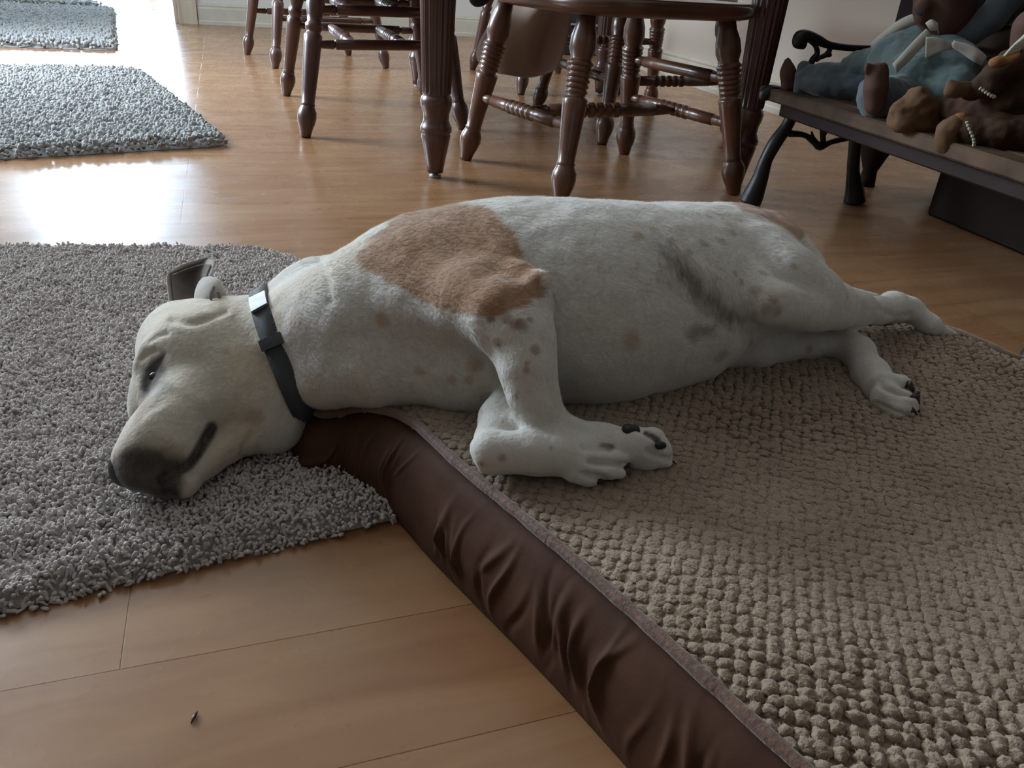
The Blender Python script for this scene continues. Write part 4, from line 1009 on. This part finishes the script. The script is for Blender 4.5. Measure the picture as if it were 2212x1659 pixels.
dp(d1, 'dress', 'teal', [seg_(1985, 82, 1.82, 36, 1905, 130, 1.86, 34), seg_(1905, 130, 1.86, 34, 1835, 158, 1.90, 20), seg_(2000, 85, 1.80, 42, 1940, 140, 1.80, 62), seg_(1940, 140, 1.80, 62, 1990, 165, 1.72, 60), seg_(2000, 90, 1.78, 40, 2070, 150, 1.70, 52), seg_(1960, 100, 1.86, 34, 1850, 150, 1.90, 30), seg_(1850, 150, 1.90, 30, 1815, 168, 1.92, 24), seg_(1990, 170, 1.74, 55, 2060, 190, 1.66, 45)], rough=.003)
dp(d1, 'trouser_leg', 'denim', [seg_(1870, 185, 1.88, 36, 1790, 172, 1.92, 34), seg_(1790, 172, 1.92, 34, 1745, 170, 1.95, 28)], rough=.003)
dp(d1, 'trouser_leg', 'denim', [seg_(1960, 205, 1.70, 42, 1915, 205, 1.67, 40), seg_(1915, 205, 1.67, 40, 1893, 208, 1.655, 42)], rough=.003)
dp(d1, 'trouser_cuff', 'denim', [seg_(1736, 145, 1.955, 14, 1728, 195, 1.955, 15)])
dp(d1, 'foot', 'dskin', [seg_(1704, 185, 1.985, 17, 1702, 155, 1.985, 15), seg_(1702, 155, 1.985, 15, 1701, 132, 1.985, 8)])
dp(d1, 'foot', 'dskin', [seg_(1894, 160, 1.615, 24, 1892, 190, 1.61, 25), seg_(1892, 190, 1.61, 25, 1890, 226, 1.61, 22)]+[seg_(1873+9.5*k, 146-2*abs(k-2), 1.608, 6.5, 1873+9.5*k, 154, 1.608, 7) for k in range(5)], k=.004, h=.003)
dp(d1, 'head', 'dskin', [seg_(2040, 15, 1.78, 62, 2045, -10, 1.78, 66), seg_(1996, 16, 1.74, 15, 1994, 18, 1.74, 15), seg_(1992, 40, 1.74, 13, 2004, 46, 1.74, 13), seg_(2035, 45, 1.76, 44, 2040, 48, 1.76, 44), seg_(1982, 14, 1.745, 9, 1990, 8, 1.745, 9)])
dp(d1, 'mouth', 'blackc', [seg_(1981, 27, 1.715, 3.5, 1990, 31, 1.71, 4)], h=.002, k=.003)
dp(d1, 'eye', 'blackc', [seg_(2037, -6, 1.655, 6, 2044, -8, 1.655, 6)], h=.002, k=.003)
dp(d1, 'hood', 'denim', [seg_(2190, -60, 1.76, 36, 2178, -10, 1.75, 32), seg_(2178, -10, 1.75, 32, 2140, 40, 1.74, 29), seg_(2140, 40, 1.74, 29, 2095, 74, 1.74, 24), seg_(2095, 74, 1.74, 24, 2045, 82, 1.74, 14), seg_(2190, -60, 1.80, 60, 2150, 0, 1.84, 60)])
at_ = lambda l: [at(*q) for q in l]
fl1 = part('collar', leaf([at_([(2000, 62, 1.700), (2008, 72, 1.695), (2012, 84, 1.695)]), at_([(1978, 84, 1.695), (1986, 92, 1.690), (1994, 100, 1.690)]), at_([(1952, 112, 1.690), (1958, 120, 1.685), (1966, 130, 1.685)]), at_([(1928, 138, 1.690), (1932, 146, 1.685), (1937, 158, 1.685)])], .003), M['felt'], d1)
part('collar', leaf([at_([(2000, 80, 1.675), (1999, 104, 1.675), (1998, 128, 1.675)]), at_([(2020, 80, 1.670), (2020, 100, 1.670), (2016, 120, 1.670)]), at_([(2040, 86, 1.665), (2042, 98, 1.665), (2042, 110, 1.665)]), at_([(2064, 92, 1.665), (2065, 98, 1.665), (2066, 104, 1.665)])], .003), M['felt'], d1)
part('collar', leaf([at_([(2060, 88, 1.665), (2056, 96, 1.655), (2062, 104, 1.655)]), at_([(2092, 96, 1.655), (2086, 110, 1.645), (2084, 120, 1.645)]), at_([(2116, 108, 1.645), (2108, 122, 1.635), (2104, 134, 1.635)]), at_([(2132, 122, 1.645), (2126, 132, 1.635), (2120, 142, 1.635)])], .003), M['felt'], d1)
part('collar', leaf([at_([(1999, 50, 1.685), (2004, 58, 1.680), (2010, 66, 1.680)]), at_([(2012, 42, 1.680), (2018, 54, 1.675), (2024, 66, 1.675)]), at_([(2026, 50, 1.680), (2026, 60, 1.675), (2028, 74, 1.675)])], .003), M['felt'], d1)
part('shoulder_band', tube(catmull(at_([(1998, 40, 1.79), (1965, 46, 1.80), (1930, 66, 1.82), (1890, 100, 1.86)]), 6), [.012]*19, 8), M['felt'], d1)
d2 = thing('leather_doll', 'doll in dark brown leather with tan soles at the right end of the bench', 'doll', tuple(at(2120, 270, 1.45)))
dp(d2, 'moccasin', 'tanl', [seg_(1955, 250, 1.52, 34, 1985, 225, 1.52, 32), seg_(1985, 225, 1.52, 32, 2000, 250, 1.52, 34), seg_(1955, 250, 1.52, 30, 2005, 262, 1.52, 24)], rough=.004)
dp(d2, 'moccasin', 'tanl', [seg_(2050, 285, 1.42, 22, 2045, 305, 1.42, 22), seg_(2060, 270, 1.42, 22, 2052, 300, 1.42, 24)], rough=.003)
dp(d2, 'boot_cuff', 'orange', [seg_(2070, 262, 1.42, 18, 2078, 300, 1.42, 30)], rough=.005)
dp(d2, 'leg', 'leather', [seg_(2095, 285, 1.41, 34, 2160, 285, 1.39, 36), seg_(2160, 285, 1.39, 36, 2260, 290, 1.36, 40)], rough=.003)
dp(d2, 'tunic', 'leather', [seg_(2180, 215, 1.44, 62, 2240, 140, 1.46, 60), seg_(2180, 230, 1.44, 60, 2060, 245, 1.50, 34), seg_(2060, 245, 1.50, 34, 2020, 240, 1.54, 26)], rough=.004)
dp(d2, 'arm', 'leather', [seg_(2190, 140, 1.42, 36, 2140, 178, 1.42, 30), seg_(2140, 178, 1.42, 30, 2100, 195, 1.43, 22)], rough=.003)
dp(d2, 'hand', 'tanl', [seg_(2085, 190, 1.43, 19, 2060, 195, 1.43, 15), seg_(2064, 178, 1.43, 8, 2050, 176, 1.43, 6), seg_(2060, 195, 1.43, 9, 2044, 200, 1.43, 6)], rough=.003)
dp(d2, 'head', 'dskin', [seg_(2222, 92, 1.50, 36, 2230, 60, 1.50, 40)])
dp(d2, 'head_band', 'orange', [seg_(2150, 134, 1.41, 10, 2190, 128, 1.41, 14), seg_(2190, 128, 1.41, 14, 2225, 140, 1.41, 14)], rough=.003)
for k in range(5): part('hair_strand', tube(catmull(at_([(2170+6*k, 122, 1.405), (2190+5*k, 100-3*k, 1.405), (2216+5*k, 76-6*k, 1.41)]), 5), .0028, 6), M['stitch'], d2)
st = [at(x, y, Y) for x, y, Y in [(2088, 262, 1.375), (2093, 276, 1.372), (2100, 292, 1.37), (2104, 306, 1.37), (2103, 318, 1.375)]]
part('stitching', tube(catmull(st, 6), .0022*(1+.6*np.sin(np.arange(25)*2.1)), 6), M['stitch'], d2)
st = [at(x, y, Y) for x, y, Y in [(2116, 190, 1.40), (2128, 198, 1.395), (2140, 206, 1.39), (2150, 210, 1.39)]]
part('stitching', tube(catmull(st, 6), .0024*(1+.6*np.sin(np.arange(19)*2.1)), 6), M['stitch'], d2)
